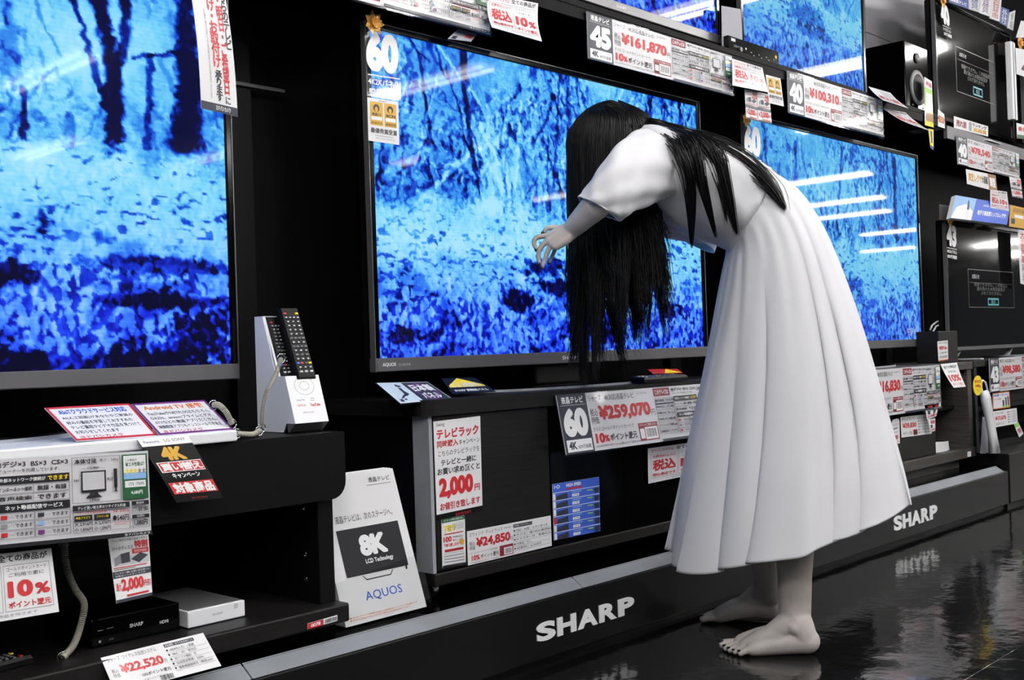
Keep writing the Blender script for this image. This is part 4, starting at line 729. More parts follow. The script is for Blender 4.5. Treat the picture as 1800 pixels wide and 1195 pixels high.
sign('trade_in_card', 'narrow trade-in card with yellow heading on the middle cabinet', 'card', Q([1.876] * 4, (776, 913), (817, 905), (819, 992), (778, 999)), [('r', 0, 0, 1, .08, 'green'), ('t', '古くなった家電を高価下取り', .08, .02, .92, .06, 'white', 0), ('r', .5, .12, .95, .25, 'lightgrey'), ('t', '下取り', .06, .14, .58, .28, 'yellow', .05), ('t', '下取り', .07, .15, .56, .27, 'black', .0), ('r', .1, .31, .9, .33, 'red'), ('t', '100', .06, .37, .4, .48, 'red', .03), ('t', '円相当の', .45, .38, .9, .42, 'black', 0), ('t', 'ポイントで', .45, .44, .9, .48, 'black', .01), ('t', '下取り致します', .07, .51, .7, .58, 'red', .02), ('p', [(.75, .45), (.95, .5), (.9, .58), (.72, .55)], 'gold'), ('r', .1, .63, .9, .68, 'darkred')] + [('o', .08, .71 + .06 * i, .92, .765 + .06 * i, 'grey', .008) for i in range(4)] + [('r', 0, .95, 1, 1, 'black')])
sign('price_card', 'price card reading 24,850 at the foot of the middle cabinet', 'price sign', Q([1.876] * 4, (821, 934), (968, 906), (970, 959), (823, 994)), [('t', 'スウィング  テレビラック', .02, .06, .4, .18, 'black', .0), ('r', .42, .1, .5, .12, 'grey'), ('t', '税込\n特価', .02, .32, .08, .58, 'black', .0), ('t', '¥24,850', .095, .24, .49, .56, 'red', .03), ('t', '円', .495, .42, .52, .53, 'black', 0), ('t', 'ゴールドポイントカードご利用で更に', .03, .64, .34, .70, 'black', 0), ('t', '10%', .04, .74, .13, .89, 'red', .02), ('t', 'ポイント還元', .14, .75, .35, .88, 'black', .01), ('t', '※2,485円分のポイントを還元', .03, .93, .35, .97, 'black', 0), ('r', .36, .63, .52, .95, 'maroon'), ('r', .41, .71, .51, .93, 'white'), ('b', .42, .74, .50, .9), ('r', .53, .06, .76, .16, 'black'), ('t', '商品情報・おすすめのポイント', .54, .08, .75, .14, 'white', 0)] + sum([[('e', .54, .26 + .14 * i, .009, .03, 'black'), ('t', s, .56, .22 + .14 * i, .56 + .03 * len(s), .30 + .14 * i, 'black', .0), ('r', .53, .325 + .14 * i, .98, .332 + .14 * i, 'grey')] for i, s in enumerate(('対応：60型　スタンダード', 'サイズ：幅1402×奥行420', 'キャスター付　重量42.2kg', '付属品：なし', '設置料：2,160円'))], []))
so, ssh = sign('product_card', 'blue product card with a column of drive pictures on the cabinet glass', 'card', Q([1.875] * 4, (971, 851), (1053, 838), (1055, 933), (974, 950)), [('r', 0, 0, 1, 1, 'brightblue'), ('t', 'I·O', .03, .03, .15, .09, 'white', .02), ('t', 'HIGH SPEED', .28, .03, .6, .09, 'white', .02), ('r', .28, .11, .62, .14, 'red')] + sum([[('r', 0, .16 + .14 * i, 1, .17 + .14 * i, 'white'), ('p', [(.06, .3 + .14 * i), (.08, .22 + .14 * i), (.3, .19 + .14 * i), (.31, .29 + .14 * i)], 'navy'), ('r', .4, .23 + .14 * i, .55, .28 + .14 * i, 'white'), ('t', '2TB', .42, .24 + .14 * i, .53, .27 + .14 * i, 'navy', 0), ('r', .40, .19 + .14 * i, .6, .205 + .14 * i, 'skyblue'), ('r', .72, .2 + .14 * i, .84, .22 + .14 * i, 'lime'), ('r', .88, .19 + .14 * i, .98, .28 + .14 * i, 'navy'), ('r', .0, .18 + .14 * i, .05, .29 + .14 * i, 'white' if i != 3 else 'red')] for i in range(6)], []))
sign('origin_card', 'tilted black and silver panel-origin card on the left corner of the middle cabinet', 'card', Q([1.955, 1.955, 1.88, 1.88], (658, 672), (751, 670), (798, 702), (704, 711)), [('r', .02, .04, .98, .96, 'white'), ('r', .03, .06, .44, .94, 'ice'), ('p', [(.30, .12), (.36, .18), (.38, .24), (.33, .27), (.28, .22)], 'black'), ('p', [(.29, .28), (.34, .3), (.33, .45), (.36, .58), (.3, .66), (.24, .68), (.18, .75), (.12, .78), (.2, .66), (.27, .58), (.28, .42)], 'black'), ('p', [(.08, .78), (.14, .8), (.13, .9), (.07, .9)], 'black'), ('p', [(.16, .8), (.22, .77), (.21, .83), (.17, .85)], 'black'), ('r', .45, .06, .97, .94, 'black'), ('e', .72, .5, .2, .4, 'purple'), ('e', .72, .5, .16, .33, 'black'), ('t', '日本製', .52, .16, .92, .5, 'white', .04), ('t', 'パネル', .55, .56, .88, .86, 'white', .02)], m='black')
sign('function_card', 'tilted black card with a yellow arrow on the middle cabinet', 'card', Q([1.965, 1.965, 1.90, 1.90], (776, 665), (833, 663), (872, 688), (795, 692)), [('p', [(.05, .5), (.45, .02), (.95, .5), (.95, .62), (.05, .62)], 'yellow'), ('t', 'ここが違う!', .1, .34, .85, .62, 'white', .05), ('t', 'ここが違う!', .1, .35, .84, .61, 'black', .0), ('t', 'SHARP 高精細パネル', .1, .74, .9, .9, 'white', .02)], m='black')
sign('hint_card', 'red and yellow card behind the remote on the middle cabinet', 'card', Q([2.0, 2.0, 1.97, 1.97], (1138, 649), (1190, 648), (1200, 655), (1148, 657)), [('p', [(.4, .95), (.6, .0), (.99, .95)], 'yellow')], m='ink_red')
# signs of the left rack
def hand(title, lines, foot, c1, c2): return [('o', .0, .0, 1, 1, c1, .05), ('t', title, .1, .08, .9, .24, c2, .02)] + [('t', l, .08, .30 + .14 * i, .08 + .84 * min(1, len(l) / 16), .40 + .14 * i, 'black', .005) for i, l in enumerate(lines)] + [('t', foot, .08, .87, .6, .95, 'red', .01)]
sign('handwritten_card', 'handwritten card with a red border on the white board', 'card', Q([1.905, 1.905, 1.80, 1.80], (78, 717), (227, 709), (276, 765), (134, 775)), hand('AIoTクラウドサービス対応', ('AI(人工知能)があなたやご家族の', '好みの番組を学習しておすすめの', 'テレビ番組やビデオ作品を見つけて', 'お知らせしてくれます'), 'ヨドバシカメラ', 'red', 'brightblue'))
sign('handwritten_card', 'handwritten card with a purple border on the white board', 'card', Q([1.905, 1.905, 1.80, 1.80], (230, 710), (359, 703), (411, 755), (281, 765)), hand('Android TV 搭載', ('YouTubeやNETFLIXはもちろん', 'DAZN、amazonプライムビデオ、', 'dTVなどの動画アプリたくさん。', '映像配信アプリもインストールできます'), 'ヨドバシカメラ', 'purple', 'orange'))
sign('trade_up_flyer', 'black, gold and red 4K leaflet hanging off the white board', 'flyer', Q([1.772, 1.772, 1.735, 1.735], (241, 773), (330, 765), (399, 872), (316, 880)), [('r', 0, 0, 1, .12, 'white'), ('t', 'Panasonic', .08, .03, .38, .07, 'blue', .01), ('t', 'LG SONY', .48, .025, .9, .07, 'black', .0), ('t', '4K', .25, .15, .72, .36, 'gold', .05), ('r', .06, .38, .95, .54, 'white')] + [('r', .08 + .22 * i, .39, .28 + .22 * i, .53, 'red') for i in range(4)] + [('t', '買い替え', .1, .40, .92, .52, 'white', .03), ('t', 'キャンペーン', .22, .56, .78, .64, 'white', .02), ('r', .05, .70, .97, .88, 'red'), ('t', '対象商品', .1, .71, .93, .87, 'white', .05), ('t', 'ヨドバシカメラ', .35, .94, .68, .97, 'red', .01)], m='black', bend=-.012)
sign('price_card', 'price card reading 22,520 tilted at the bottom left corner', 'price sign', Q([1.79, 1.785, 1.74, 1.745], (177, 1156), (357, 1112), (389, 1170), (204, 1219)), [('t', 'シャープ  ワイヤレス伝送システム', .04, .06, .5, .18, 'black', .0), ('t', '税込\n特価', .04, .38, .1, .62, 'black', .0), ('t', '¥22,520', .12, .30, .52, .58, 'red', .03), ('t', '円', .525, .44, .55, .55, 'black', .0), ('t', '10%ポイント還元', .28, .66, .55, .76, 'black', .01), ('t', '※2,252円分のポイントを還元させて頂きます', .06, .82, .5, .88, 'grey', 0), ('r', .58, .06, .88, .15, 'navy'), ('t', '商品情報・おすすめのポイント', .59, .075, .87, .135, 'white', .0), ('b', .42, .85, .54, .98)] + sum([[('e', .59, .24 + .13 * i, .009, .03, 'navy'), ('t', s, .62, .2 + .13 * i, .62 + .024 * len(s), .28 + .13 * i, 'black', .0), ('r', .58, .305 + .13 * i, .98, .312 + .13 * i, 'grey')] for i, s in enumerate(('HDMI入力：1系統', 'MHL・3D：非対応', '3Dソフト機能：可', '伝送周波数帯：5GHz', '複数機器接続可（無線LAN）'))], []))
# right-hand side
sign('price_card', 'price card reading 39,830 on the drawer of the brown cabinet', 'price sign', Q([CV + .006] * 4, (1583, 733), (1634, 727), (1638, 762), (1585, 769)), [('t', 'テレビラック', .05, .06, .45, .2, 'black', 0), ('t', '¥39,830', .05, .32, .5, .6, 'red', .03), ('t', '10%ポイント還元', .05, .72, .36, .9, 'black', 0), ('r', .38, .68, .52, .95, 'maroon'), ('b', .41, .75, .5, .92)] + [('t', '●サイズ：幅1500mm', .56, .12 + .14 * i, .95, .2 + .14 * i, 'black', 0) for i in range(6)])
sign('price_tag', 'rounded price tag with red 2,000 on the drawer of the brown cabinet', 'tag', Q([CV + .006] * 4, (1567, 738), (1581, 734), (1582, 779), (1569, 782)), [('t', 'テレビラック', .1, .2, .9, .28, 'red', .01), ('t', '同時購入', .12, .34, .88, .42, 'black', .01), ('t', 'お買い求め頂くと', .1, .5, .9, .56, 'black', 0), ('t', '2,000', .1, .64, .75, .84, 'red', .03), ('t', 'お値引き', .12, .88, .88, .95, 'red', 0)], poly=[(0, .12), (.15, .02), (.5, 0), (.85, .02), (1, .12), (1, 1), (0, 1)])
for i, (a, lab) in enumerate(((Q([1.862] * 4, (1625, 712), (1640, 709), (1643, 733), (1630, 737)), 'small red and white flyer dangling over the drawer, left of three'), (Q([1.862] * 4, (1640, 710), (1651, 707), (1646, 731), (1641, 733)), 'small red and white flyer dangling over the drawer, right of three'), (Q([1.862] * 4, (1631, 738), (1644, 735), (1644, 757), (1636, 759)), 'small red and white flyer dangling over the drawer, lowest of three'))):
    sign('hanging_flyer', lab, 'flyer', a, [('t', '特割', .3, .1, .9, .4, 'red', .03), ('r', .2, .45, .5, .7, 'navy'), ('t', '2,000', .1, .76, .9, .94, 'red', .02)])
sign('price_slip', 'small price slip on the front of the little black box', 'slip', Q([1.903] * 4, (1648, 600), (1666, 598), (1667, 632), (1650, 635)), [('t', '地デジ内蔵', .1, .05, .9, .15, 'black', 0), ('t', '特価', .1, .25, .9, .45, 'red', .03), ('t', 'この商品の展示', .1, .55, .9, .65, 'black', 0), ('t', '39,830', .1, .75, .9, .9, 'black', .01), ('r', 0, .95, 1, 1, 'orange')])
n = 22; sh = Sheet(Q([1.79] * 4, (1711, 660), (1727, 660), (1727, 695), (1711, 695)), thick=.002); mb = MB(); sheet_mesh(sh, mb, poly=[(.5 + .5 * math.cos(6.2832 * i / n), .5 + .5 * math.sin(6.2832 * i / n)) for i in range(n)])
o = tag(mb.build('round_tag', 'ink_yellow'), 'round yellow tag with red lettering on the white bag', 'tag'); prints(sh, [('t', '売り切り', .15, .22, .85, .38, 'red', .03), ('t', '大特価', .18, .44, .82, .6, 'red', .05), ('t', 'No.', .4, .68, .6, .76, 'red', .01)], o)
sign('product_card', 'orange-edged card of phone pictures below the 43 price panel', 'card', Q([1.893] * 4, (1745, 691), (1774, 687), (1776, 716), (1746, 720)), [('o', 0, 0, 1, 1, 'orange', .06), ('t', '快適リモコン', .06, .1, .94, .24, 'brightblue', .02), ('t', 'かんたん操作', .06, .35, .48, .45, 'red', .01), ('r', .55, .5, .65, .85, 'navy'), ('r', .72, .35, .8, .85, 'navy'), ('r', .85, .3, .93, .85, 'navy'), ('r', .55, .86, .95, .95, 'lime')])
sign('price_card', 'price card reading 17,670 on the cabinet at the right edge', 'price sign', Q([1.893] * 4, (1746, 723), (1787, 717), (1789, 744), (1749, 751)), [('t', 'テレビ台', .06, .08, .4, .22, 'black', 0), ('t', '¥17,670', .05, .34, .5, .62, 'red', .03), ('t', '10%ポイント', .06, .74, .4, .9, 'black', 0)] + [('t', '●サイズ表示', .58, .12 + .16 * i, .95, .22 + .16 * i, 'black', 0) for i in range(5)])
sign('hanging_flyer', 'slanted green and white slip at the lower right edge', 'flyer', Q([1.89] * 4, (1782, 745), (1790, 742), (1799, 762), (1792, 769)), [('r', 0, 0, 1, .3, 'lime'), ('t', '特割', .2, .4, .8, .8, 'red', .02)])
# box sign above the lower dark television
A = Q([1.94, 1.94, 1.915, 1.915], (1680, 343), (1776, 360), (1770, 395), (1671, 383))
so, ssh = sign('box_sign', 'blue and sky picture sign box above the lower dark television', 'sign', A, [('r', 0, 0, 1, 1, 'brightblue'), ('p', [(0, 0), (.36, 0), (.34, 1), (0, 1)], 'skyblue'), ('p', [(.05, .5), (.2, .3), (.34, .6), (.34, 1), (0, 1)], 'white'), ('p', [(.22, .08), (.25, .2), (.27, .55), (.25, .75), (.23, .5)], 'black'), ('e', .25, .62, .02, .08, 'white'), ('t', '地デジ高画質シンプルレグザ!', .42, .48, .95, .72, 'white', .03), ('t', '高画質テレビ', .5, .2, .7, .3, 'white', .0)], thick=.02)
sign('gold_card', 'gold foil card at the right edge beside the blue sign box', 'card', Q([1.93] * 4, (1776, 360), (1803, 366), (1800, 402), (1774, 398)), [('r', .1, .6, .35, .85, 'navy'), ('t', '最優秀賞', .2, .1, .9, .3, 'brown', .01), ('r', .3, .4, .9, .55, 'white')], m='ink_gold')
sign('promo_strip', 'shiny promotional strip below the 78,540 price panel', 'sign', Q([1.935] * 4, (1698, 297), (1750, 308), (1753, 337), (1700, 323)), [('t', '東芝レグザ', .06, .2, .5, .75, 'gold', .04), ('t', '大画面', .5, .2, .7, .7, 'black', .03), ('r', .72, 0, 1, 1, 'brown'), ('t', '薄型', .76, .2, .96, .8, 'white', .04)])
sign('points_flyer', 'points flyer just above the blue sign box at the right', 'flyer', Q([1.932] * 4, (1741, 333), (1770, 337), (1774, 372), (1741, 367)), points_items())
sign('hanging_flyer', 'flyer with red foot hanging right of the shiny promotional strip', 'flyer', Q([1.932] * 4, (1774, 310), (1794, 314), (1798, 350), (1780, 346)), disk_items())
sign('red_banner', 'vertical banner of small red lettering at the right edge', 'banner', Q([1.96] * 4, (1789, 403), (1812, 407), (1815, 506), (1794, 498)), [('v', '大画面液晶', .15, .03, .5, .6, 'red', .02), ('v', '高画質特別', .55, .03, .9, .6, 'red', .02), ('v', '価格ご奉仕', .15, .62, .6, .95, 'black', .0)])
# shelf under the dark upper television
sign('promo_strip', 'black and white promotional strip on the shelf under the dark upper television', 'sign', Q([1.943] * 4, (1677, 204), (1737, 222), (1737, 240), (1677, 225)), [('t', '売れ筋', .06, .2, .35, .8, 'maroon', .05), ('r', .42, .1, .5, .9, 'grey'), ('t', 'ランキング', .52, .1, .95, .45, 'black', .04), ('t', '高画質', .55, .5, .95, .9, 'gold', .05)])
sign('picture_card', 'small brown picture card on the shelf left of the promotional strip', 'card', Q([1.943] * 4, (1649, 192), (1660, 201), (1661, 226), (1649, 222)), [('r', .1, .3, .9, .7, 'brown'), ('e', .5, .5, .3, .15, 'orange')])
sign('tall_tag', 'tall green, white and yellow tag hanging beside the loudspeaker', 'tag', Q([1.94] * 4, (1625, 135), (1638, 143), (1641, 224), (1626, 220)), [('r', 0, .2, 1, .72, 'lime'), ('r', .2, .3, .95, .6, 'white'), ('r', .1, .72, 1, .9, 'brown'), ('r', 0, .9, 1, 1, 'yellow'), ('t', '録画', .2, .06, .9, .16, 'red', .02)])
sign('yellow_tag', 'slim yellow and blue tag hanging below the tall green tag', 'tag', Q([1.94] * 4, (1632, 226), (1641, 228), (1641, 264), (1636, 260)), [('r', .3, .1, .7, .7, 'blue'), ('r', 0, .85, 1, 1, 'blue')], m='ink_yellow')
# cards standing along the top of the dark upper television
for (lab, c, col, txt, tc) in (('blue card standing on top of the dark upper television, leftmost in its row', ((1665, -14), (1702, 0), (1703, 16), (1668, 4)), 'ink_blue', '高画質テレビ', 'white'), ('pale blue picture-quality card in the row on top of the dark upper television', ((1704, -20), (1723, -14), (1722, 22), (1703, 16)), 'ink_lightgrey', '画質', 'blue'), ('white sound-quality card with pink lettering in the row on top of the television', ((1725, -16), (1743, -8), (1740, 29), (1722, 23)), 'paper', '音質', 'purple'), ('white card with red lettering in the row on top of the television', ((1743, -10), (1761, -4), (1757, 38), (1740, 32)), 'paper', '超録画', 'red'), ('blue and white card near the right end of the row on top of the television', ((1760, 12), (1774, 17), (1770, 47), (1757, 40)), 'ink_blue', '外付', 'white'), ('green and white card at the right end of the row on top of the television', ((1775, 22), (1785, 18), (1781, 54), (1771, 49)), 'paper', '省エネ', 'green')):
    it = [('v', txt, .2, .08, .82, .92, tc, .0)] if len(txt) < 5 else [('t', txt, .1, .4, .9, .8, tc, .02)]
    sign('topper_card', lab, 'card', Q([1.985] * 4, *c), it, m=col, thick=.004)
sign('white_sheet', 'bare white sheet at the right edge beside the gold bow', 'sheet', Q([1.95] * 4, (1795, 36), (1812, 40), (1812, 66), (1786, 66)), [])
sign('size_sticker', 'white 40 sign at the right edge below the gold bow', 'sticker', Q([1.95] * 4, (1785, 84), (1815, 90), (1815, 140), (1787, 130)), [('t', '40', .3, .5, .95, .9, 'black', .05)])
sign('small_card', 'small green and red card at the right edge under the white post', 'card', Q([1.94] * 4, (1787, 216), (1812, 222), (1812, 245), (1788, 243)), [('t', '最安値', .1, .2, .9, .5, 'red', .03), ('r', 0, .75, 1, 1, 'green')])
# ------------------------------------------------------------------ the person
ZM = 2.80
pe = thing('person', D(1375, 1150, ZM) * np.array([1, 1, 0]), 'person with long black hair in a white dress bending towards the middle television', 'person')
mat('skin', (.72, .695, .68), .55, noise=(9, .24)); mat('cloth', (.82, .825, .845), .85, spec=.15, bump=(9, .3, .008)); mat('nail', (.12, .06, .07), .3)
def hair_mat():
    m = bpy.data.materials.new('hair'); m.use_nodes = True; b = m.node_tree.nodes['Principled BSDF']; b.inputs['Base Color'].default_value = (.0022, .0022, .0028, 1); b.inputs['Roughness'].default_value = .38; b.inputs['Specular IOR Level'].default_value = .26; MATS['hair'] = m
hair_mat()
FZ = np.array([CZ[0], CZ[1], 0]); FZ /= np.linalg.norm(FZ)       # away from the lens: across the body
FX = np.array([CX[0], CX[1], 0]); FX /= np.linalg.norm(FX)       # to the right: the person's back side
UP = np.array([0, 0, 1.])
b = MB()
# torso, neck, head
b.chain([D(1385, 462, ZM), D(1355, 400, ZM), D(1300, 345, ZM), D(1220, 315, ZM), D(1155, 285, ZM)], [.095, .098, .10, .11, .09], 20)
b.chain([D(1150, 275, ZM - .1), D(1150, 275, ZM + .1)], [.06, .06], 16)
b.chain([D(1150, 268, ZM), D(1110, 262, ZM)], [.055, .05], 16); b.ellipsoid(D(1080, 268, ZM), [FX * .085, FZ * .075, UP * .10], 24, 16)
# legs
def leg(xh, yh, xk, yk, xa, ya, Z, ah, foot):
    b.chain([D(xh - 22, yh + 40, (ZM * 2 + Z) / 3), D(xk, yk, Z), D(xk + 4, yk + 90, Z), D(xa, ya - 70, Z), D(xa, ya, Z)], [.085, .056, .052, .040, .0375], 18)
def foot(heel, toe, anklep, side, bones):
    """heel and toe on the floor (3d, z=0); side = unit vector towards the little toe"""
    h_, t_, = np.array(heel), np.array(toe); f = (t_ - h_); L = np.linalg.norm(f); f = f / L; s = side
    P = lambda a, c, z: h_ + f * (a * L) + s * c + UP * z
    b.chain([P(.09, 0, .032), P(.22, .002, .030), P(.45, .012, .024), P(.70, .026, .017)], [.031, .029, .024, .0165], 16)     # outer edge
    b.chain([P(.12, -.004, .036), P(.35, -.012, .042), P(.56, -.016, .034), P(.76, -.020, .021)], [.032, .028, .025, .0205], 16)  # inner edge
    b.chain([P(.40, .0, .045), P(.58, .004, .033), P(.74, .006, .02)], [.028, .025, .018], 16)
    b.chain([anklep, P(.17, 0, .075), P(.12, 0, .04)], [.037, .033, .031], 16)
    b.chain([anklep + f * .004, P(.30, -.002, .068), P(.45, -.002, .045)], [.036, .030, .026], 16)
    b.ellipsoid(P(.25, .027, .066), [f * .013, s * .009, UP * .014]); b.ellipsoid(P(.25, -.03, .072), [f * .013, s * .009, UP * .014])
    nails = []
    for k, (c0, c1, a1, r) in enumerate(((-.024, -.028, 1.0, .0115), (-.005, -.007, .985, .0085), (.010, .010, .955, .008), (.022, .024, .915, .0075), (.032, .036, .865, .008))):
        b.chain([P(.70, c0, .016), P(a1 - .10, c1, .0165), P(a1 - .035, c1, r + .0012)], [r * 1.05, r * .95, r], 12)
        nails.append((P(a1 - .018, c1, r * 1.72 + .001), r * .8))
    for c, r in nails:
        MB().ellipsoid(c, [f * r * .95, s * r * .85, UP * r * .42], 10, 6).build('toenail', 'nail', pe, smooth=True)
hN, tN = Zp(1434, 1150, 0.), Zp(1270, 1147, 0.); hF, tF = Zp(1376, 1094, 0), Zp(1229, 1091, 0)
for q in (hN, tN, hF, tF): q[2] = 0
ZN, ZF = 2.675, 2.955
leg(1405, 480, 1392, 800, 1397, 1085, ZN, 0, 0); leg(1400, 480, 1352, 790, 1351, 1040, ZF, 0, 0)
foot(hN, tN, D(1397, 1085, ZN), -FZ, 1); foot(hF, tF, D(1351, 1040, ZF), FZ, 1)
# near arm and hand
A_ = lambda x, y, z: D(x, y, z)
b.chain([A_(1150, 275, 2.69), A_(1105, 310, 2.60), A_(1064, 346, 2.53), A_(1030, 378, 2.56), A_(1006, 402, 2.60)], [.05, .043, .037, .029, .0225], 16)
b.chain([A_(1240, 405, 3.0), A_(1205, 405, 2.96), A_(1150, 398, 2.88)], [.036, .03, .024], 14)
b.chain([A_(1165, 290, 2.95), A_(1205, 350, 3.02), A_(1240, 405, 3.0)], [.05, .042, .036], 14)
HZ = 2.60
for (x0, y0, x1, y1, dz, r0, r1) in ((1004, 398, 965, 414, .018, .016, .0085), (1003, 402, 964, 422, .004, .016, .0088), (1003, 407, 969, 429, -.008, .016, .0085), (1004, 411, 977, 434, -.016, .015, .0078)):
    b.chain([A_(x0, y0, HZ + dz * .4), A_((x0 + x1) / 2 + 2, (y0 + y1) / 2, HZ + dz * .8), A_(x1, y1, HZ + dz)], [r0, .0125, r1 * 1.1], 12)
def finger(pts, r, dz, nail=True, cur=0.):
    P = [A_(x, y, HZ + dz + cur * i) for i, (x, y) in enumerate(pts)]; r *= .9; b.chain(P, [r * 1.12, r, r * .9, r * .78][:len(P)], 12, 5)
    d = P[-1] - P[-2]; d /= np.linalg.norm(d)
    out = P[-1] + d * r * .3 + (-CZ * .75 - FX * .5) * r * .55
    n = np.cross(d, CZ); n /= np.linalg.norm(n)
    MB().ellipsoid(out, [d * r * .85, n * r * .6, np.cross(d, n) * r * .32], 10, 6).build('fingernail', 'nail', pe, smooth=True)
finger([(965, 414), (943, 417.5), (938.5, 428), (943, 438)], .0072, .018); finger([(963, 423), (951, 434), (946.5, 448), (948, 462)], .0074, .004)
finger([(969, 430), (962, 443), (957.5, 456), (953.5, 469)], .0070, -.008); finger([(977, 434), (973, 445), (969, 453), (966, 461)], .0060, .022)
finger([(990, 401), (974, 400), (962, 400.5), (956.5, 408)], .0078, .034)
ob = b.build('body', 'skin', pe, smooth=True)
rm = ob.modifiers.new('r', 'REMESH'); rm.mode = 'VOXEL'; rm.voxel_size = .003
sm = ob.modifiers.new('s', 'SMOOTH'); sm.factor = .5; sm.iterations = 4
bpy.context.view_layer.update(); dg = bpy.context.evaluated_depsgraph_get()
me = bpy.data.meshes.new_from_object(ob.evaluated_get(dg)); ob.modifiers.clear(); old = ob.data; ob.data = me; bpy.data.meshes.remove(old); me.name = 'body'
me.materials.clear(); me.materials.append(MATS['skin']); me.polygons.foreach_set('use_smooth', [True] * len(me.polygons))
# dress
def catmull(P, t):
    n = len(P); i = min(int(t), n - 2); f = t - i; p0, p1, p2, p3 = P[max(i - 1, 0)], P[i], P[i + 1], P[min(i + 2, n - 1)]
    return .5 * (2 * p1 + (p2 - p0) * f + (2 * p0 - 5 * p1 + 4 * p2 - p3) * f * f + (3 * p1 - p0 - 3 * p2 + p3) * f ** 3)
def loft(name, rings, n=96, m=60, disp=None, power=1., th=.0022):
    """rings: (front px, back px, distance, half depth)"""
    R_ = np.array([np.concatenate([(D(*f, z) + D(*k, z)) / 2, (D(*f, z) - D(*k, z)) / 2, [d]]) for f, k, z, d in rings]); vs_ = []
    for j in range(m):
        q = catmull(R_, (len(R_) - 1) * j / (m - 1)); c, a, d = q[:3], q[3:6], q[6]
        for i in range(n):
            t = 2 * math.pi * i / n; ct, st = math.cos(t), math.sin(t); k = 1. if disp is None or isinstance(disp(t, 0.), tuple) else 1 + disp(t, j / (m - 1))
            dz = 0
            if disp is not None and isinstance(k_ := disp(t, j / (m - 1)), tuple): k, dz, da_ = k_; ct, st = math.cos(t + da_), math.sin(t + da_)
            ct = math.copysign(abs(ct) ** power, ct); st = math.copysign(abs(st) ** power, st)
            vs_.append(c + a * ct * k - FZ * d * st * k + UP * dz)
    fs = [(j * n + i, j * n + (i + 1) % n, (j + 1) * n + (i + 1) % n, (j + 1) * n + i) for j in range(m - 1) for i in range(n)]
    o = MB().add(vs_, fs).build(name, 'cloth', pe, smooth=True)
    md = o.modifiers.new('thickness', 'SOLIDIFY'); md.thickness = th; md.offset = 0
    return o
# fold profile around the skirt (t=0 front, pi/2 towards the lens, pi back)
def pleat(t, t0, s): x = (t - t0) / s; return math.exp(-x * x), x * math.exp(-x * x)
def skirt_disp(t, h):
    g = h ** 1.5; w = 0; da = 0; dz = 0
    for t0, s, ar, aa in ((.30, .16, .05, .10), (.72, .16, -.07, .12), (1.13, .10, -.13, .22), (1.50, .22, .05, .04), (1.83, .085, -.13, .20), (2.10, .08, -.11, .18), (2.55, .16, .06, .10), (2.95, .14, -.06, .1), (3.5, .2, .07, .1), (4.1, .18, -.08, .12), (4.7, .2, .08, .1), (5.3, .18, -.08, .12), (5.9, .18, .06, .1)):
        e, o_ = pleat(t, t0, s); gg = g * (.2 + .8 * h); w += 1.3 * ar * gg * e + (.17 * gg * o_ if aa > .15 else 0); da -= aa * gg * o_ * 2.4
    w += .016 * g * math.sin(14 * t + 1.) + .01 * math.sin(23 * t + 5 * h) * (1 - h) * min(1, h * 6) + .008 * math.sin(6 * t + 11 * h)
    hm = max(0, h - .6) / .4
    sg = lambda x: 1 / (1 + math.exp(-max(-40, min(40, x))))
    dz -= hm * (.022 * sg((1.13 - t) / .03) * sg((t + .3) / .1) + .006 * sg((1.83 - t) / .03) * sg((t - 1.13) / .03) - .014 * sg((t - 2.1) / .03) * sg((3.4 - t) / .2))
    dz += .006 * hm * math.sin(8 * t)
    return (1 + w, dz, da)
RW = [((1281, 440), (1350, 300), ZM, .125), ((1276, 462), (1398, 335), ZM, .145), ((1268, 505), (1440, 400), ZM, .165), ((1254, 580), (1482, 500), ZM, .185),
      ((1237, 665), (1520, 610), ZM, .205), ((1216, 770), (1556, 735), ZM, .225), ((1198, 885), (1575, 818), ZM, .245), ((1183, 978), (1586, 880), ZM, .26)]
loft('skirt', RW, 400, 90, skirt_disp)
loft('bodice', [((1282, 441), (1351, 299), ZM, .127), ((1262, 428), (1330, 286), ZM, .135), ((1215, 412), (1285, 264), ZM, .15), ((1165, 385), (1220, 240), ZM, .165), ((1130, 345), (1165, 226), ZM, .165), ((1108, 300), (1128, 222), ZM, .12), ((1098, 275), (1108, 235), ZM, .065)], 96, 70,
     lambda t, h: .022 * math.sin(5 * t + 13 * h) + .018 * math.sin(9 * t - 17 * h) + .012 * math.sin(4 * t + 31 * h))
loft('sleeve', [((1200, 335), (1150, 228), 2.715, .075), ((1168, 345), (1118, 234), 2.66, .085), ((1135, 360), (1080, 262), 2.60, .085), ((1108, 376), (1052, 296), 2.565, .075), ((1090, 386), (1030, 328), 2.55, .062), ((1079, 383), (1016, 348), 2.548, .058)], 90, 56,
     lambda t, h: .045 * math.sin(4 * t + 8 * h) * (1 - .3 * h) + .03 * math.sin(7 * t - 12 * h) + .05 * h * math.sin(3 * t + 1) + .025 * math.sin(5 * t + 19 * h))
loft('sleeve', [((1130, 300), (1215, 290), 2.95, .075), ((1150, 355), (1240, 365), 3.0, .075), ((1172, 392), (1262, 415), 3.02, .07), ((1192, 412), (1256, 444), 3.02, .06)], 80, 40, lambda t, h: .04 * math.sin(4 * t + 6 * h))
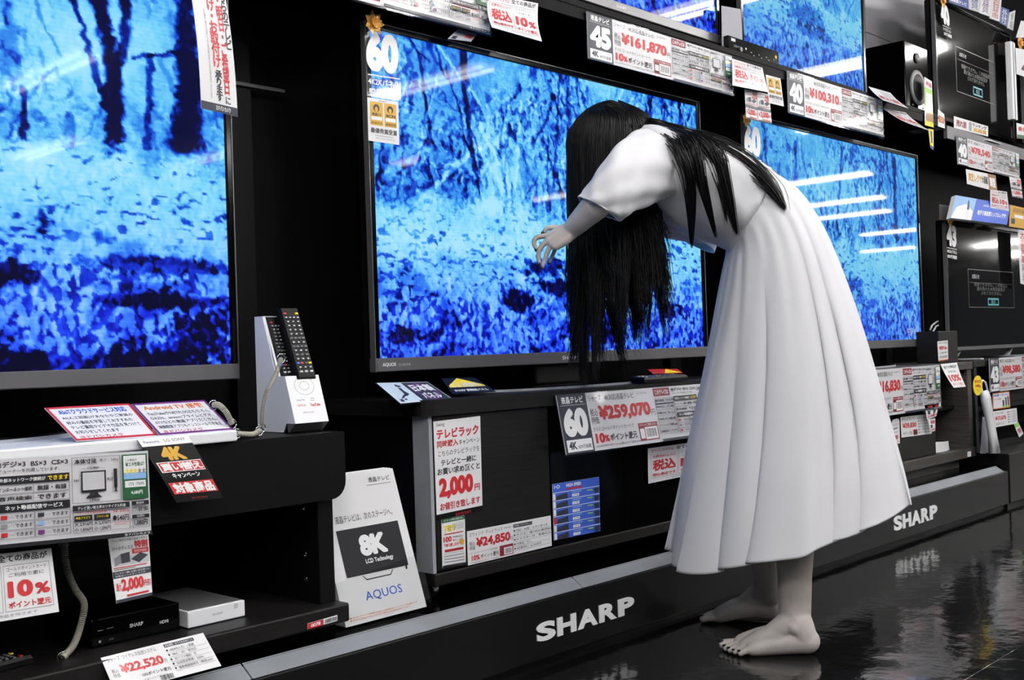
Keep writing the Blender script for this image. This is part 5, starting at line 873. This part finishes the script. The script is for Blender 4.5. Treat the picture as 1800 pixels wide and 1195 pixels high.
# hair
HB = MB()
cap = MB()
def strand(P, r0=.0013, n=16, jit=.0):
    P = np.array(P); pts = np.array([catmull(P, (len(P) - 1) * i / (n - 1)) for i in range(n)])
    if jit:
        ph = RNG.random(3) * 6.28; tt = np.linspace(0, 1, n); pts += (np.sin(tt[:, None] * np.array([7., 6, 5]) + ph) * jit * tt[:, None])
    rr = r0 * np.clip(np.minimum(np.linspace(1.1, 1.0, n), 6 * (1.02 - np.linspace(0, 1, n))), .25, 1.2)
    HB.tube(pts, rr, 3, cap=False)
HC = D(1079, 262, ZM); RX, RZ, RU = .112, .10, .116     # hair-covered skull
def sk(a, e, k=1.):  # azimuth a (0 front/left, pi/2 towards lens), elevation e
    return HC + k * (-FX * RX * math.cos(e) * math.cos(a) - FZ * RZ * math.cos(e) * math.sin(a) + UP * RU * math.sin(e))
cap.ellipsoid(HC, [FX * RX * .97, FZ * RZ * .97, UP * RU * .97], 32, 20)
for i in range(2900):   # the curtain falling over the face
    back = i >= 2200
    a = RNG.uniform(-2.2, 2.0) if not back else RNG.choice([-1, 1]) * RNG.uniform(1.75, 2.7)
    lock = round(a * 4.3) / 4.3; e0 = RNG.uniform(.9, 1.45); kk = RNG.uniform(.97, 1.04)
    q = [sk(a * .55 + RNG.normal(0, .05), e0, kk), sk(a, .62, kk), sk(a, .05, kk)]
    base = sk(a, 0, 1.); f = 1 - .09 * RNG.random()
    lr = np.random.default_rng(int((lock + 4) * 100)); L = .40 + .19 * lr.random() - .05 * max(0, abs(a) - .9)
    L *= RNG.uniform(.84, 1.04) if RNG.random() < .85 else RNG.uniform(.55, .84)
    c = HC + (base - HC) * RNG.uniform(.75, 1.06); tip = sk(lock + lr.normal(0, .06), 0, 1.0 + .16 * lr.random()) + (FX * .012 if back else 0)
    mid = c * .5 + tip * .5 + RNG.normal(0, .006, 3)
    q += [c - UP * .16 * f, mid - UP * (.16 + (L - .16) * .5) + FX * .004, tip * .93 + c * .07 - UP * L + RNG.normal(0, .005, 3) + FX * lr.normal(.004, .014)]
    strand(q, .001, 17, .006)
for i in range(700):    # back of the head to the nape and shoulders
    a = RNG.uniform(1.9, 4.4); kk = RNG.uniform(.98, 1.04); q = [sk(a * .6 + 1.2, 1.4, kk), sk(a, .75, kk), sk(a, .25, kk)]
    w_ = RNG.uniform(-.085, .085); q += [D(1135, 215, ZM + w_ * .8) + UP * RNG.uniform(-.004, .008), D(1175, 222, ZM + w_) + UP * RNG.uniform(-.01, .010), D(1225, 240, ZM + w_ * 1.1) + UP * RNG.uniform(-.006, .012)]
    strand(q, .001, 15)
# locks lying over the back and hanging over the near side
LOCKS = [((1150, 225), (1195, 262, 2.62), (1214, 330, 2.622), (1216, 434, 2.66), 60, .0095), ((1165, 225), (1215, 255, 2.632), (1232, 320, 2.625), (1258, 417, 2.66), 50, .009), ((1185, 228), (1250, 262, 2.655), (1272, 320, 2.648), (1295, 412, 2.662), 70, .010),
         ((1175, 226), (1235, 250, 2.645), (1262, 300, 2.645), (1278, 390, 2.655), 30, .008), ((1190, 228), (1290, 272, 2.70), (1350, 320, 2.67), (1381, 368, 2.652), 60, .012), ((1190, 226), (1290, 262, 2.79), (1360, 310, 2.79), (1418, 373, 2.78), 36, .004),
         ((1180, 228), (1270, 262, 2.71), (1330, 300, 2.69), (1376, 350, 2.66), 40, .010)]
for s0, p1, p2, p3, n, wd_ in LOCKS:
    for i in range(int(n * 1.5)):
        o1 = RNG.normal(0, 1, 3) * wd_; k = RNG.uniform(.88, 1.02); w_ = RNG.uniform(-.06, .04)
        A0 = D(1125 + RNG.uniform(-8, 8), 208 + RNG.uniform(-4, 6), ZM + w_); A1 = D(*s0, ZM - .05 + w_ * .6); B1, B2, B3 = D(*p1), D(*p2), D(*p3)
        strand([A0, A1 + o1 * .9 * (1, 1, .4), B1 + o1, B2 + o1 * .75, B2 + (B3 - B2) * k + o1 * .22], .0009, 14)
for i in range(26):     # loose wisps below the curtain
    a = RNG.uniform(-.9, 1.6); c = sk(a, 0, .9); L = RNG.uniform(.5, .56); strand([sk(a, .6, 1.02), c - UP * .1, c - UP * .3 + RNG.normal(0, .01, 3), c - UP * L + FX * RNG.uniform(-.01, .08) + RNG.normal(0, .01, 3)], .0008, 18, .012)
ho = HB.build('hair', 'hair', pe, smooth=True); cap.build('hair_cap', 'hair', ho, smooth=True)
